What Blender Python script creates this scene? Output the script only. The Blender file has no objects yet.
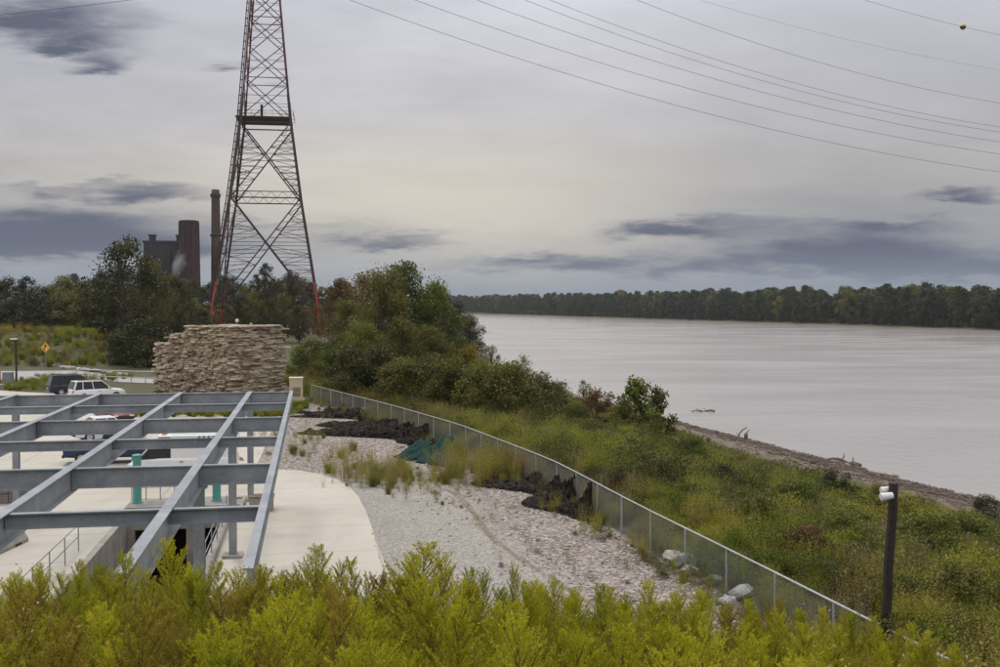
import bpy, math, random
import numpy as np
from mathutils import Vector, Matrix

R = math.radians
SC = bpy.context.scene
COL = SC.collection

# ------------------------------------------------------------------ camera, sky, sun, exposure
CAM_H, FPX, HOR = 9.0, 1080.0, 303.0
PITCH = math.atan((333.5 - HOR) / FPX)
cam_d = bpy.data.cameras.new('camera')
cam_d.sensor_width = 36.0
cam_d.lens = FPX / 1000.0 * 36.0
cam_d.clip_start, cam_d.clip_end = 0.2, 9000.0
cam = bpy.data.objects.new('camera', cam_d)
COL.objects.link(cam)
cam.location = (0, 0, CAM_H)
cam.rotation_euler = (math.pi / 2 - PITCH, 0, 0)
SC.camera = cam

SUN_EL, SUN_AZ = R(62), R(-28)      # azimuth measured from +Y (the view) clockwise: high, ahead to the left
SUN_STRENGTH, SUN_ANGLE = 1.5, R(12)

SC.view_settings.view_transform = 'Standard'
SC.view_settings.look = 'None'
SC.view_settings.exposure = 0.0
SC.view_settings.gamma = 1.0
SC.view_settings.use_curve_mapping = False
SC.cycles.use_denoising = True
SC.cycles.max_bounces = 4
SC.cycles.diffuse_bounces = 3
SC.cycles.glossy_bounces = 2
SC.cycles.transmission_bounces = 3
SC.cycles.transparent_max_bounces = 8
SC.cycles.volume_bounces = 0


class NT:
    """small helper for writing node trees"""
    def __init__(self, tree):
        self.t = tree
        self.n = tree.nodes
        self.l = tree.links

    def new(self, kind, **kw):
        nd = self.n.new(kind)
        for k, v in kw.items():
            setattr(nd, k, v)
        return nd

    def put(self, sock, v):
        if hasattr(v, 'is_linked') or isinstance(v, bpy.types.NodeSocket):
            self.l.new(v, sock)
        elif v is not None:
            if isinstance(v, (tuple, list)) and len(v) == 3 and sock.type == 'RGBA':
                v = (*v, 1)
            sock.default_value = v

    def math(self, op, a, b=None, c=None, clamp=False):
        nd = self.new('ShaderNodeMath', operation=op, use_clamp=clamp)
        self.put(nd.inputs[0], a)
        if b is not None:
            self.put(nd.inputs[1], b)
        if c is not None:
            self.put(nd.inputs[2], c)
        return nd.outputs[0]

    def smooth(self, v, lo, hi):
        nd = self.new('ShaderNodeMapRange', interpolation_type='SMOOTHSTEP')
        self.put(nd.inputs[0], v)
        nd.inputs[1].default_value = lo
        nd.inputs[2].default_value = hi
        return nd.outputs[0]

    def mix(self, f, a, b, blend='MIX'):
        nd = self.new('ShaderNodeMix', data_type='RGBA', blend_type=blend)
        self.put(nd.inputs[0], f)
        self.put(nd.inputs[6], a)
        self.put(nd.inputs[7], b)
        return nd.outputs[2]

    def noise(self, vec, scale, detail=4, rough=0.55, dist=0.0, out=0):
        nd = self.new('ShaderNodeTexNoise')
        if vec is not None:
            self.l.new(vec, nd.inputs['Vector'])
        nd.inputs['Scale'].default_value = scale
        nd.inputs['Detail'].default_value = detail
        nd.inputs['Roughness'].default_value = rough
        nd.inputs['Distortion'].default_value = dist
        return nd.outputs[out]

    def ramp(self, f, stops, interp='LINEAR'):
        nd = self.new('ShaderNodeValToRGB')
        nd.color_ramp.interpolation = interp
        el = nd.color_ramp.elements
        while len(el) < len(stops):
            el.new(0.5)
        for e, (p, c) in zip(el, stops):
            e.position = p
            e.color = (*c, 1)
        self.put(nd.inputs[0], f)
        return nd.outputs[0]

    def combine(self, x, y, z=0.0):
        nd = self.new('ShaderNodeCombineXYZ')
        for i, v in enumerate((x, y, z)):
            self.put(nd.inputs[i], v)
        return nd.outputs[0]

    def sep(self, v):
        nd = self.new('ShaderNodeSeparateXYZ')
        self.l.new(v, nd.inputs[0])
        return nd.outputs


def build_world():
    w = bpy.data.worlds.new('World')
    SC.world = w
    w.use_nodes = True
    t = NT(w.node_tree)
    t.n.clear()
    out = t.new('ShaderNodeOutputWorld')
    bg = t.new('ShaderNodeBackground')
    t.l.new(bg.outputs[0], out.inputs[0])
    tc = t.new('ShaderNodeTexCoord')
    d = tc.outputs['Generated']
    x, y, z = t.sep(d)
    zc = t.math('MAXIMUM', z, 0.0)
    # clear sky above the cloud deck
    sky = t.new('ShaderNodeTexSky', sky_type='NISHITA')
    sky.sun_disc = False
    sky.sun_elevation = SUN_EL
    sky.sun_rotation = SUN_AZ
    clear = t.mix(1.0, sky.outputs[0], (0.10, 0.10, 0.10), 'MULTIPLY')
    # overcast deck: luminance grows to the zenith as (1+2 sin e)/3
    lum = t.math('MULTIPLY_ADD', zc, 1.12, 0.365)
    deck_c = t.ramp(zc, [(0.0, (0.86, 0.95, 1.08)), (0.035, (0.99, 0.99, 1.0)), (0.10, (1.04, 1.0, 0.96)), (0.17, (0.98, 0.97, 1.02)), (0.30, (0.95, 0.955, 1.06)), (1.0, (1.0, 1.0, 1.02))])
    lumv = t.combine(lum, lum, lum)
    deck = t.mix(1.0, deck_c, lumv, 'MULTIPLY')
    # coordinates in the sky: azimuth and elevation as tangents (works in front, elsewhere the planar noise rules)
    yy = t.math('MAXIMUM', y, 0.15)
    u = t.math('DIVIDE', x, yy)
    v = t.math('DIVIDE', z, yy)
    front = t.smooth(y, 0.2, 0.6)
    uv = t.combine(t.math('MULTIPLY', u, 5.0), t.math('MULTIPLY', v, 22.0), 0.0)
    n1 = t.noise(uv, 1.3, 7, 0.62, 0.35)
    n2 = t.noise(uv, 3.1, 6, 0.6, 0.2)
    # planar deck, seen from below: gives the soft mottling everywhere, compressed to bands at the horizon
    inv = t.math('DIVIDE', 1.0, t.math('ADD', zc, 0.07))
    pl = t.combine(t.math('MULTIPLY', x, inv), t.math('MULTIPLY', y, inv), 0.0)
    p1 = t.noise(pl, 0.42, 6, 0.55, 0.4)
    p2 = t.noise(pl, 1.6, 5, 0.6, 0.2)
    mott = t.math('MULTIPLY_ADD', t.math('SUBTRACT', p1, 0.5), 0.60, 1.0)
    mott = t.math('MULTIPLY_ADD', t.math('SUBTRACT', p2, 0.5), 0.22, mott)
    mott = t.math('MULTIPLY_ADD', t.math('MULTIPLY', t.math('SUBTRACT', n1, 0.5), front), 0.34, mott)
    deck = t.mix(1.0, deck, t.combine(mott, mott, mott), 'MULTIPLY')

    wu = t.math('MULTIPLY_ADD', t.math('SUBTRACT', n1, 0.5), 0.12, u)
    wv = t.math('MULTIPLY_ADD', t.math('SUBTRACT', n2, 0.5), 0.042, v)

    def lobe(cx, cy, a, b):
        # cloud bank position given as pixels of the photo's sky, turned to tangents
        cu, cv = (cx - 500) / FPX, (HOR - cy) / FPX
        du = t.math('DIVIDE', t.math('SUBTRACT', wu, cu), a / FPX)
        dv = t.math('DIVIDE', t.math('SUBTRACT', wv, cv), b / FPX)
        s = t.math('ADD', t.math('MULTIPLY', du, du), t.math('MULTIPLY', dv, dv))
        return t.math('EXPONENT', t.math('MULTIPLY', s, -1.0))

    def bank(lobes):
        acc = None
        for L in lobes:
            g = t.math('MULTIPLY', lobe(*L[:4]), L[4])
            acc = g if acc is None else t.math('ADD', acc, g)
        return acc

    # warm bright thinning of the deck low in the view
    glow = bank([(440, 205, 260, 70, 0.85), (180, 200, 160, 40, 0.25), (560, 250, 170, 34, .45)])
    glow = t.math('MULTIPLY', t.math('MULTIPLY', glow, front), 0.62)
    deck = t.mix(t.math('MINIMUM', glow, 1.0), deck, (0.84, 0.77, 0.63))
    # broad soft cloud shade: low left, low right, upper corners
    shade = bank([(40, 235, 230, 45, .50), (880, 235, 260, 62, .48), (690, 255, 260, 30, .28), (30, 25, 210, 70, .30), (960, 60, 260, 120, .20), (330, 245, 130, 22, .22)])
    shade = t.math('MULTIPLY', t.math('MULTIPLY', shade, front), t.math('MULTIPLY_ADD', n1, 1.3, 0.35))
    deck = t.mix(t.math('MINIMUM', shade, .9), deck, (0.185, 0.205, 0.265))
    dark = bank([(30, 226, 200, 20, 1.15), (130, 248, 160, 11, .7), (-60, 252, 200, 18, .9), (130, 193, 95, 8, 0.95), (60, 184, 120, 5, .5), (330, 226, 120, 5, .35),
                 (655, 231, 62, 10, 1.15), (385, 241, 80, 9, .85), (700, 262, 260, 14, .62), (870, 252, 170, 26, .85), (760, 222, 120, 10, .4), (960, 272, 140, 14, .8), (900, 225, 60, 8, .5),
                 (955, 196, 55, 9, 1.0), (45, 14, 80, 24, 1.0), (70, 46, 80, 15, .95), (150, 20, 60, 12, .35), (115, 68, 28, 9, .8), (235, 70, 26, 8, .75), (290, 84, 20, 6, .4),
                 (55, 127, 30, 4, .3), (480, 268, 200, 8, .35), (540, 260, 90, 5, .3)])
    tex = t.math('MULTIPLY_ADD', n1, 2.3, t.math('MULTIPLY_ADD', n2, 0.9, -0.62))
    dk = t.math('MULTIPLY', dark, tex)
    dk = t.math('MULTIPLY', t.smooth(dk, 0.18, 1.15), front)
    deck = t.mix(t.math('MULTIPLY', dk, 0.92), deck, (0.095, 0.110, 0.165))
    # low blue-grey band along the horizon
    hz = t.smooth(t.math('SUBTRACT', 0.055, t.math('ADD', z, t.math('MULTIPLY', t.math('SUBTRACT', n1, .5), 0.03))), 0.0, 0.055)
    deck = t.mix(t.math('MULTIPLY', hz, 0.62), deck, (0.20, 0.245, 0.305))
    # thin places let a little of the clear sky through
    cover = t.math('SUBTRACT', 1.0, t.math('MULTIPLY', t.smooth(p1, 0.62, 0.9), 0.25))
    col = t.mix(cover, clear, deck)
    t.l.new(col, bg.inputs[0])
    bg.inputs[1].default_value = 1.0


build_world()
sun_d = bpy.data.lights.new('sun', 'SUN')
sun_d.energy, sun_d.angle, sun_d.color = SUN_STRENGTH, SUN_ANGLE, (1.0, 0.95, 0.88)
sun = bpy.data.objects.new('sun', sun_d)
COL.objects.link(sun)
sd = Vector((math.sin(SUN_AZ) * math.cos(SUN_EL), math.cos(SUN_AZ) * math.cos(SUN_EL), math.sin(SUN_EL)))
sun.rotation_euler = sd.to_track_quat('Z', 'Y').to_euler()

# ------------------------------------------------------------------ photo pixels to places
def ray(px, py):
    dx, dy = (px - 500) / FPX, -(py - 333.5) / FPX
    cp, sp = math.cos(PITCH), math.sin(PITCH)
    return Vector((dx, cp + dy * sp, -sp + dy * cp))


def gnd(px, py, z=0.0):
    d = ray(px, py)
    k = (z - CAM_H) / d.z
    return Vector((d.x * k, d.y * k, z))


def at(px, py, Y):
    d = ray(px, py)
    k = Y / d.y
    return Vector((d.x * k, Y, CAM_H + d.z * k))


# ------------------------------------------------------------------ materials
MATS = {}


def mat(name, build=None, color=None, rough=0.6, metal=0.0, spec=0.5):
    if name in MATS:
        return MATS[name]
    m = bpy.data.materials.new(name)
    m.use_nodes = True
    t = NT(m.node_tree)
    p = t.n['Principled BSDF']
    p.inputs['Roughness'].default_value = rough
    p.inputs['Metallic'].default_value = metal
    p.inputs['Specular IOR Level'].default_value = spec
    if color is not None:
        p.inputs['Base Color'].default_value = (*color, 1)
    if build:
        build(t, p)
    MATS[name] = m
    return m


def worn(c1, c2, scale=2.0, bump=0.0, bscale=30.0, r1=None, r2=None, coord='Object', detail=6):
    """two-tone noise wear with fine bump"""
    def b(t, p):
        tc = t.new('ShaderNodeTexCoord').outputs[coord]
        if coord == 'Object':
            tc = t.new('ShaderNodeNewGeometry').outputs['Position']
        n = t.noise(tc, scale, detail, 0.6)
        t.l.new(t.ramp(n, [(0.32, c1), (0.68, c2)]), p.inputs['Base Color'])
        if r1 is not None:
            rr = t.new('ShaderNodeMapRange')
            t.put(rr.inputs[0], n)
            rr.inputs[3].default_value, rr.inputs[4].default_value = r1, r2
            t.l.new(rr.outputs[0], p.inputs['Roughness'])
        if bump:
            bn = t.new('ShaderNodeBump')
            bn.inputs['Strength'].default_value = bump
            bn.inputs['Distance'].default_value = 0.02
            t.l.new(t.noise(tc, bscale, 5, 0.6), bn.inputs['Height'])
            t.l.new(bn.outputs[0], p.inputs['Normal'])
    return b


def leaf_mat(name, stops, trans=0.25, patch=0.0, rough=0.55):
    """foliage: hue from a per-clump tint stored on the mesh, a per-plant random and a per-leaf random"""
    def b(t, p):
        a = t.new('ShaderNodeAttribute', attribute_name='tint').outputs['Fac']
        oi = t.new('ShaderNodeObjectInfo').outputs['Random']
        isl = t.new('ShaderNodeNewGeometry')
        f = t.math('MULTIPLY', a, 0.42)
        f = t.math('MULTIPLY_ADD', oi, 0.36, f)
        f = t.math('MULTIPLY_ADD', isl.outputs['Random Per Island'], 0.22, f)
        if patch:
            n = t.noise(isl.outputs['Position'], 0.07, 4, 0.65)
            f = t.math('MULTIPLY_ADD', t.math('SUBTRACT', n, 0.5), patch, f, clamp=True)
        c = t.ramp(f, stops)
        t.l.new(c, p.inputs['Base Color'])
        p.inputs['Specular IOR Level'].default_value = 0.25
        if trans:
            tr = t.new('ShaderNodeBsdfTranslucent')
            t.l.new(c, tr.inputs[0])
            mx = t.new('ShaderNodeMixShader')
            mx.inputs[0].default_value = trans
            t.l.new(p.outputs[0], mx.inputs[1])
            t.l.new(tr.outputs[0], mx.inputs[2])
            t.l.new(mx.outputs[0], t.n['Material Output'].inputs[0])
    return mat(name, b, rough=rough)


def galv(t, p):
    pos = t.new('ShaderNodeNewGeometry').outputs['Position']
    n = t.noise(pos, 1.1, 6, 0.65)
    n2 = t.noise(pos, 9.0, 4, 0.6)
    c = t.ramp(n, [(0.30, (0.175, 0.192, 0.210)), (0.55, (0.25, 0.270, 0.288)), (0.75, (0.34, 0.36, 0.375))])
    c2 = t.mix(t.math('MULTIPLY', t.smooth(n2, 0.5, 0.75), 0.35), c, (0.40, 0.42, 0.44))
    t.l.new(c2, p.inputs['Base Color'])
    p.inputs['Metallic'].default_value = 0.12
    t.l.new(t.math('MULTIPLY_ADD', n2, 0.3, 0.35), p.inputs['Roughness'])


def concrete(t, p):
    pos = t.new('ShaderNodeNewGeometry').outputs['Position']
    n = t.noise(pos, 0.16, 6, 0.62)
    n2 = t.noise(pos, 1.7, 6, 0.7)
    st = t.combine(t.math('MULTIPLY', t.sep(pos)[0], 1.0), t.math('MULTIPLY', t.sep(pos)[1], 0.12), 0)
    n3 = t.noise(st, 0.7, 5, 0.6)
    c = t.ramp(n, [(0.3, (0.385, 0.348, 0.285)), (0.5, (0.45, 0.415, 0.35)), (0.7, (0.50, 0.465, 0.40))])
    c = t.mix(t.math('MULTIPLY', t.smooth(n2, 0.5, 0.8), 0.28), c, (0.30, 0.265, 0.22))
    c = t.mix(t.math('MULTIPLY', t.smooth(n3, 0.58, 0.75), 0.22), c, (0.31, 0.275, 0.23))
    x, y, z = t.sep(pos)
    uu = t.math('ADD', t.math('MULTIPLY', x, -0.1705), t.math('MULTIPLY', y, 0.9854))
    vv = t.math('ADD', t.math('MULTIPLY', x, 0.9854), t.math('MULTIPLY', y, 0.1705))
    for w, per in ((uu, 4.6), (vv, 4.6)):
        d = t.math('ABSOLUTE', t.math('SUBTRACT', t.math('FRACT', t.math('DIVIDE', w, per)), 0.5))
        c = t.mix(t.math('MULTIPLY', t.smooth(d, 0.012, 0.004), 0.45), c, (0.20, 0.175, 0.145))
    n4 = t.noise(pos, 0.55, 7, 0.72, 1.2)
    c = t.mix(t.math('MULTIPLY', t.smooth(n4, 0.57, 0.70), 0.35), c, (0.28, 0.245, 0.20))
    t.l.new(c, p.inputs['Base Color'])
    bn = t.new('ShaderNodeBump')
    bn.inputs['Strength'].default_value = 0.25
    bn.inputs['Distance'].default_value = 0.01
    t.l.new(t.noise(pos, 14, 5, 0.6), bn.inputs['Height'])
    t.l.new(bn.outputs[0], p.inputs['Normal'])


def gravel(t, p):
    pos = t.new('ShaderNodeNewGeometry').outputs['Position']
    vo = t.new('ShaderNodeTexVoronoi')
    t.l.new(pos, vo.inputs['Vector'])
    vo.inputs['Scale'].default_value = 16.0
    big = t.new('ShaderNodeTexVoronoi')
    t.l.new(pos, big.inputs['Vector'])
    big.inputs['Scale'].default_value = 6.5
    r = t.sep(vo.outputs['Color'])[0]
    rb = t.sep(big.outputs['Color'])[1]
    fine = t.ramp(r, [(0.0, (0.19, 0.17, 0.145)), (0.4, (0.285, 0.262, 0.23)), (0.8, (0.35, 0.325, 0.29)), (1.0, (0.44, 0.415, 0.38))])
    coarse = t.ramp(rb, [(0.0, (0.14, 0.112, 0.09)), (0.4, (0.24, 0.20, 0.168)), (0.8, (0.335, 0.292, 0.255)), (1.0, (0.43, 0.395, 0.36))])
    # the coarse pinkish rock lies along the fence: attribute painted on the sheet
    z = t.new('ShaderNodeAttribute', attribute_name='coarse').outputs['Fac']
    wob = t.noise(pos, 0.5, 5, 0.65)
    zz = t.smooth(t.math('MULTIPLY_ADD', t.math('SUBTRACT', wob, 0.5), 0.9, z), 0.38, 0.62)
    c = t.mix(zz, fine, coarse)
    n = t.noise(pos, 0.28, 6, 0.65)
    c = t.mix(t.math('MULTIPLY', t.smooth(n, 0.48, 0.75), 0.45), c, (0.24, 0.215, 0.18))
    # tyre ruts and trodden soil
    rut = t.new('ShaderNodeAttribute', attribute_name='rut').outputs['Fac']
    rn = t.noise(pos, 1.3, 5, 0.65)
    c = t.mix(t.math('MULTIPLY', t.smooth(t.math('ADD', rut, t.math('MULTIPLY', rn, 0.7)), 0.75, 1.25), 0.8), c, (0.15, 0.112, 0.065))
    t.l.new(c, p.inputs['Base Color'])
    p.inputs['Roughness'].default_value = 0.95
    h = t.math('ADD', vo.outputs['Distance'], t.math('MULTIPLY', t.math('MULTIPLY', big.outputs['Distance'], zz), 2.0))
    bn = t.new('ShaderNodeBump')
    bn.inputs['Strength'].default_value = 0.8
    bn.inputs['Distance'].default_value = 0.05
    bn.invert = True
    t.l.new(h, bn.inputs['Height'])
    t.l.new(bn.outputs[0], p.inputs['Normal'])


def soil(t, p):
    pos = t.new('ShaderNodeNewGeometry').outputs['Position']
    x, y, z = t.sep(pos)
    n = t.noise(pos, 0.35, 7, 0.65)
    n2 = t.noise(pos, 3.0, 5, 0.65)
    c = t.ramp(n, [(0.25, (0.035, 0.040, 0.012)), (0.45, (0.060, 0.065, 0.018)), (0.6, (0.095, 0.080, 0.030)), (0.8, (0.055, 0.075, 0.018))])
    c = t.mix(t.math('MULTIPLY', n2, 0.5), c, (0.05, 0.042, 0.02))
    # bare mud of the beaches just above the water
    beach = t.smooth(t.math('ADD', z, t.math('MULTIPLY', n, -1.2)), -8.7, -9.5)
    mud = t.ramp(n2, [(0.3, (0.10, 0.075, 0.055)), (0.7, (0.21, 0.165, 0.13))])
    c = t.mix(beach, c, mud)
    t.l.new(c, p.inputs['Base Color'])
    p.inputs['Roughness'].default_value = 0.95
    bn = t.new('ShaderNodeBump')
    bn.inputs['Strength'].default_value = 0.7
    bn.inputs['Distance'].default_value = 0.12
    t.l.new(n2, bn.inputs['Height'])
    t.l.new(bn.outputs[0], p.inputs['Normal'])


def river(t, p):
    pos = t.new('ShaderNodeNewGeometry').outputs['Position']
    x, y, z = t.sep(pos)
    a = t.combine(t.math('MULTIPLY', x, 1.0), t.math('MULTIPLY', y, 0.55), 0)
    big = t.noise(t.combine(t.math('MULTIPLY', x, 0.35), y, 0), 0.035, 5, 0.6, 0.6)
    w1 = t.noise(a, 0.55, 5, 0.62, 0.3)
    w2 = t.noise(a, 2.6, 4, 0.6)
    c = t.ramp(big, [(0.3, (0.295, 0.272, 0.255)), (0.7, (0.345, 0.322, 0.305))])
    t.l.new(c, p.inputs['Base Color'])
    t.l.new(t.math('MULTIPLY_ADD', t.smooth(big, 0.4, 0.65), 0.06, 0.16), p.inputs['Roughness'])
    p.inputs['IOR'].default_value = 1.333
    h = t.math('ADD', t.math('MULTIPLY', w1, 0.55), t.math('MULTIPLY', w2, 0.25))
    h = t.math('MULTIPLY', h, t.math('MULTIPLY_ADD', t.smooth(big, 0.35, 0.65), 0.4, 0.6))
    bn = t.new('ShaderNodeBump')
    bn.inputs['Strength'].default_value = 0.5
    bn.inputs['Distance'].default_value = 0.35
    t.l.new(h, bn.inputs['Height'])
    t.l.new(bn.outputs[0], p.inputs['Normal'])


def stone(t, p):
    oi = t.new('ShaderNodeObjectInfo').outputs['Random']
    pos = t.new('ShaderNodeNewGeometry').outputs['Position']
    isl = t.new('ShaderNodeNewGeometry').outputs['Random Per Island']
    n = t.noise(pos, 3.0, 6, 0.65)
    f = t.math('FRACT', t.math('ADD', oi, isl))
    c = t.ramp(f, [(0.0, (0.22, 0.165, 0.105)), (0.35, (0.38, 0.30, 0.205)), (0.7, (0.49, 0.405, 0.29)), (1.0, (0.60, 0.52, 0.405))])
    c = t.mix(t.math('MULTIPLY', t.smooth(n, 0.45, 0.75), 0.5), c, (0.20, 0.15, 0.10))
    t.l.new(c, p.inputs['Base Color'])
    p.inputs['Roughness'].default_value = 0.95
    bn = t.new('ShaderNodeBump')
    bn.inputs['Strength'].default_value = 0.8
    bn.inputs['Distance'].default_value = 0.06
    t.l.new(t.noise(pos, 7, 5, 0.7), bn.inputs['Height'])
    t.l.new(bn.outputs[0], p.inputs['Normal'])


def net_mat(t, p):
    pos = t.new('ShaderNodeNewGeometry').outputs['Position']
    n = t.noise(pos, 2.6, 6, 0.7)
    t.l.new(t.ramp(n, [(0.35, (0.008, 0.006, 0.005)), (0.55, (0.028, 0.021, 0.016)), (0.8, (0.11, 0.085, 0.062))]), p.inputs['Base Color'])
    p.inputs['Specular IOR Level'].default_value = 0.1
    p.inputs['Roughness'].default_value = 0.85
    bn = t.new('ShaderNodeBump')
    bn.inputs['Strength'].default_value = 1.0
    bn.inputs['Distance'].default_value = 0.06
    t.l.new(t.noise(pos, 9, 4, 0.7), bn.inputs['Height'])
    t.l.new(bn.outputs[0], p.inputs['Normal'])


M_GALV = mat('galvanised steel', galv)
M_CONC = mat('concrete', concrete, rough=0.9)
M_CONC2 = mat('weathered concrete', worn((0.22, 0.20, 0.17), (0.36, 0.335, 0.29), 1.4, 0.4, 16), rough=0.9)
M_GRAVEL = mat('gravel', gravel)
M_SOIL = mat('soil and low growth', soil)
M_WATER = mat('river water', river)
M_STONE = mat('limestone', stone)
M_NET = mat('black netting', net_mat)
M_TARP = mat('green tarpaulin', worn((0.002, 0.018, 0.014), (0.006, 0.038, 0.030), 2.2, 0.5, 5), rough=0.8, spec=0.15)
M_ROAD = mat('road', worn((0.26, 0.25, 0.245), (0.36, 0.35, 0.345), 0.5, 0.3, 20), rough=0.9)
M_CHAIN = mat('fence wire', worn((0.09, 0.092, 0.092), (0.15, 0.15, 0.15), 3), metal=0.2, rough=0.5)
M_RAIL = mat('fence pipe', worn((0.34, 0.35, 0.35), (0.50, 0.51, 0.51), 2), metal=0.35, rough=0.42)
M_BARK = mat('bark', worn((0.045, 0.033, 0.022), (0.11, 0.085, 0.06), 6, 0.6, 12), rough=0.95)
M_STEM = mat('weed stem', worn((0.10, 0.075, 0.02), (0.20, 0.10, 0.035), 8), rough=0.8)
M_WOODPOLE = mat('dark timber pole', worn((0.018, 0.012, 0.009), (0.040, 0.028, 0.020), 9, 0.6, 26), rough=0.8)
M_DRIFT = mat('driftwood', worn((0.075, 0.055, 0.040), (0.20, 0.155, 0.12), 3.5, 0.6, 14), rough=0.95)
M_TW_RED = mat('tower orange red paint', worn((0.33, 0.055, 0.020), (0.22, 0.040, 0.018), 0.35), rough=0.6)
M_TW_DARK = mat('tower dark steel', worn((0.030, 0.020, 0.020), (0.075, 0.030, 0.024), 0.2), rough=0.6)
M_TW_TOP = mat('tower faded red paint', worn((0.13, 0.022, 0.014), (0.055, 0.020, 0.018), 0.25), rough=0.6)
M_WIRE = mat('conductor wire', worn((0.11, 0.11, 0.12), (0.15, 0.15, 0.16), 0.2), rough=0.5)
M_TEAL = mat('teal paint', worn((0.07, 0.30, 0.25), (0.12, 0.38, 0.32), 2.5), rough=0.45)
M_TAN = mat('tan painted steel', worn((0.52, 0.43, 0.26), (0.63, 0.53, 0.34), 2.0), rough=0.55)
M_BLACK = mat('black rubber', worn((0.012, 0.012, 0.012), (0.028, 0.027, 0.026), 9), rough=0.75)
M_GLASS = mat('dark car glass', worn((0.010, 0.012, 0.014), (0.018, 0.021, 0.024), 0.8), rough=0.06)
M_RIM = mat('wheel rim', worn((0.35, 0.35, 0.36), (0.50, 0.50, 0.51), 4), metal=0.6, rough=0.35)
M_WHITE = mat('white car paint', worn((0.70, 0.70, 0.70), (0.78, 0.78, 0.77), 0.7), rough=0.28)
M_NAVY = mat('navy car paint', worn((0.006, 0.010, 0.020), (0.012, 0.018, 0.032), 0.7), rough=0.25)
M_BLUE = mat('blue car paint', worn((0.006, 0.022, 0.068), (0.010, 0.032, 0.09), 0.7), rough=0.25)
M_RED = mat('red car paint', worn((0.10, 0.006, 0.008), (0.14, 0.009, 0.010), 0.7), rough=0.25)
M_TAIL = mat('red lamp glass', worn((0.34, 0.008, 0.008), (0.42, 0.012, 0.010), 6), rough=0.2)
M_LAMPW = mat('pale lamp glass', worn((0.62, 0.62, 0.58), (0.74, 0.74, 0.70), 6), rough=0.15)
M_ORANGE = mat('orange plastic', worn((0.58, 0.15, 0.02), (0.66, 0.20, 0.03), 6), rough=0.4)
M_SIGN = mat('yellow sign face', worn((0.72, 0.40, 0.012), (0.78, 0.45, 0.02), 3), rough=0.45)
M_INK = mat('black print', worn((0.012, 0.012, 0.012), (0.02, 0.02, 0.02), 5), rough=0.6)
M_PWHITE = mat('white painted metal', worn((0.66, 0.66, 0.65), (0.76, 0.76, 0.75), 3), rough=0.5)
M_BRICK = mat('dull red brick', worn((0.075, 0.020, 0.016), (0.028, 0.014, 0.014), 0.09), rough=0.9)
M_CHIM = mat('brown chimney concrete', worn((0.105, 0.060, 0.040), (0.050, 0.030, 0.024), 0.08), rough=0.9)
M_PLANT = mat('grey cladding', worn((0.030, 0.026, 0.028), (0.055, 0.046, 0.046), 0.12), rough=0.8)
M_PLANTR = mat('dark flat roofing', worn((0.03, 0.03, 0.035), (0.05, 0.05, 0.055), 0.2), rough=0.9)
M_BOULD = mat('pale boulder', worn((0.27, 0.255, 0.235), (0.47, 0.455, 0.43), 3.2, 1.0, 5), rough=0.9)
M_CABG = mat('grey green cabinet paint', worn((0.17, 0.20, 0.19), (0.24, 0.27, 0.26), 3), rough=0.5)

G = dict(
    forest=leaf_mat('dark woodland leaves', [(0.0, (0.020, 0.022, 0.007)), (0.35, (0.038, 0.042, 0.011)), (0.6, (0.062, 0.064, 0.016)), (0.85, (0.092, 0.086, 0.022)), (1.0, (0.12, 0.095, 0.025))], .2),
    green=leaf_mat('fresh green leaves', [(0.0, (0.030, 0.042, 0.008)), (0.3, (0.078, 0.100, 0.015)), (0.6, (0.138, 0.165, 0.022)), (0.9, (0.21, 0.225, 0.036)), (1.0, (0.29, 0.27, 0.05))], .28),
    olive=leaf_mat('olive leaves', [(0.0, (0.036, 0.036, 0.008)), (0.3, (0.085, 0.082, 0.016)), (0.6, (0.135, 0.125, 0.024)), (0.9, (0.175, 0.152, 0.032)), (1.0, (0.21, 0.165, 0.04))], .25),
    rust=leaf_mat('russet leaves', [(0.0, (0.050, 0.026, 0.010)), (0.4, (0.105, 0.056, 0.018)), (0.7, (0.145, 0.085, 0.026)), (1.0, (0.15, 0.115, 0.035))], .25),
    yellow=leaf_mat('yellowing leaves', [(0.0, (0.13, 0.105, 0.015)), (0.5, (0.24, 0.185, 0.024)), (1.0, (0.34, 0.25, 0.035))], .3),
    brush=leaf_mat('bank brush leaves', [(0.0, (0.028, 0.040, 0.007)), (0.22, (0.120, 0.165, 0.014)), (0.42, (0.235, 0.272, 0.022)), (0.60, (0.32, 0.285, 0.030)), (0.78, (0.28, 0.20, 0.042)), (1.0, (0.28, 0.165, 0.058))], .36, 1.7),
    dry=leaf_mat('dry seed heads', [(0.0, (0.13, 0.090, 0.042)), (0.5, (0.26, 0.195, 0.11)), (1.0, (0.48, 0.41, 0.32))], .2),
    grass=leaf_mat('rough grass', [(0.0, (0.090, 0.085, 0.018)), (0.4, (0.17, 0.165, 0.030)), (0.75, (0.25, 0.21, 0.045)), (1.0, (0.31, 0.235, 0.08))], .25, 0.6),
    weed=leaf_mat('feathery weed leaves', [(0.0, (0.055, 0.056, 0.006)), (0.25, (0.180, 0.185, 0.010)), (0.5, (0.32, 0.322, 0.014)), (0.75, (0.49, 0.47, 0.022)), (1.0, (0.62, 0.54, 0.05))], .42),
    weedbrown=leaf_mat('ripening weed leaves', [(0.0, (0.10, 0.07, 0.012)), (0.4, (0.23, 0.18, 0.022)), (0.7, (0.34, 0.28, 0.03)), (1.0, (0.36, 0.21, 0.07))], .38),
)

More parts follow.
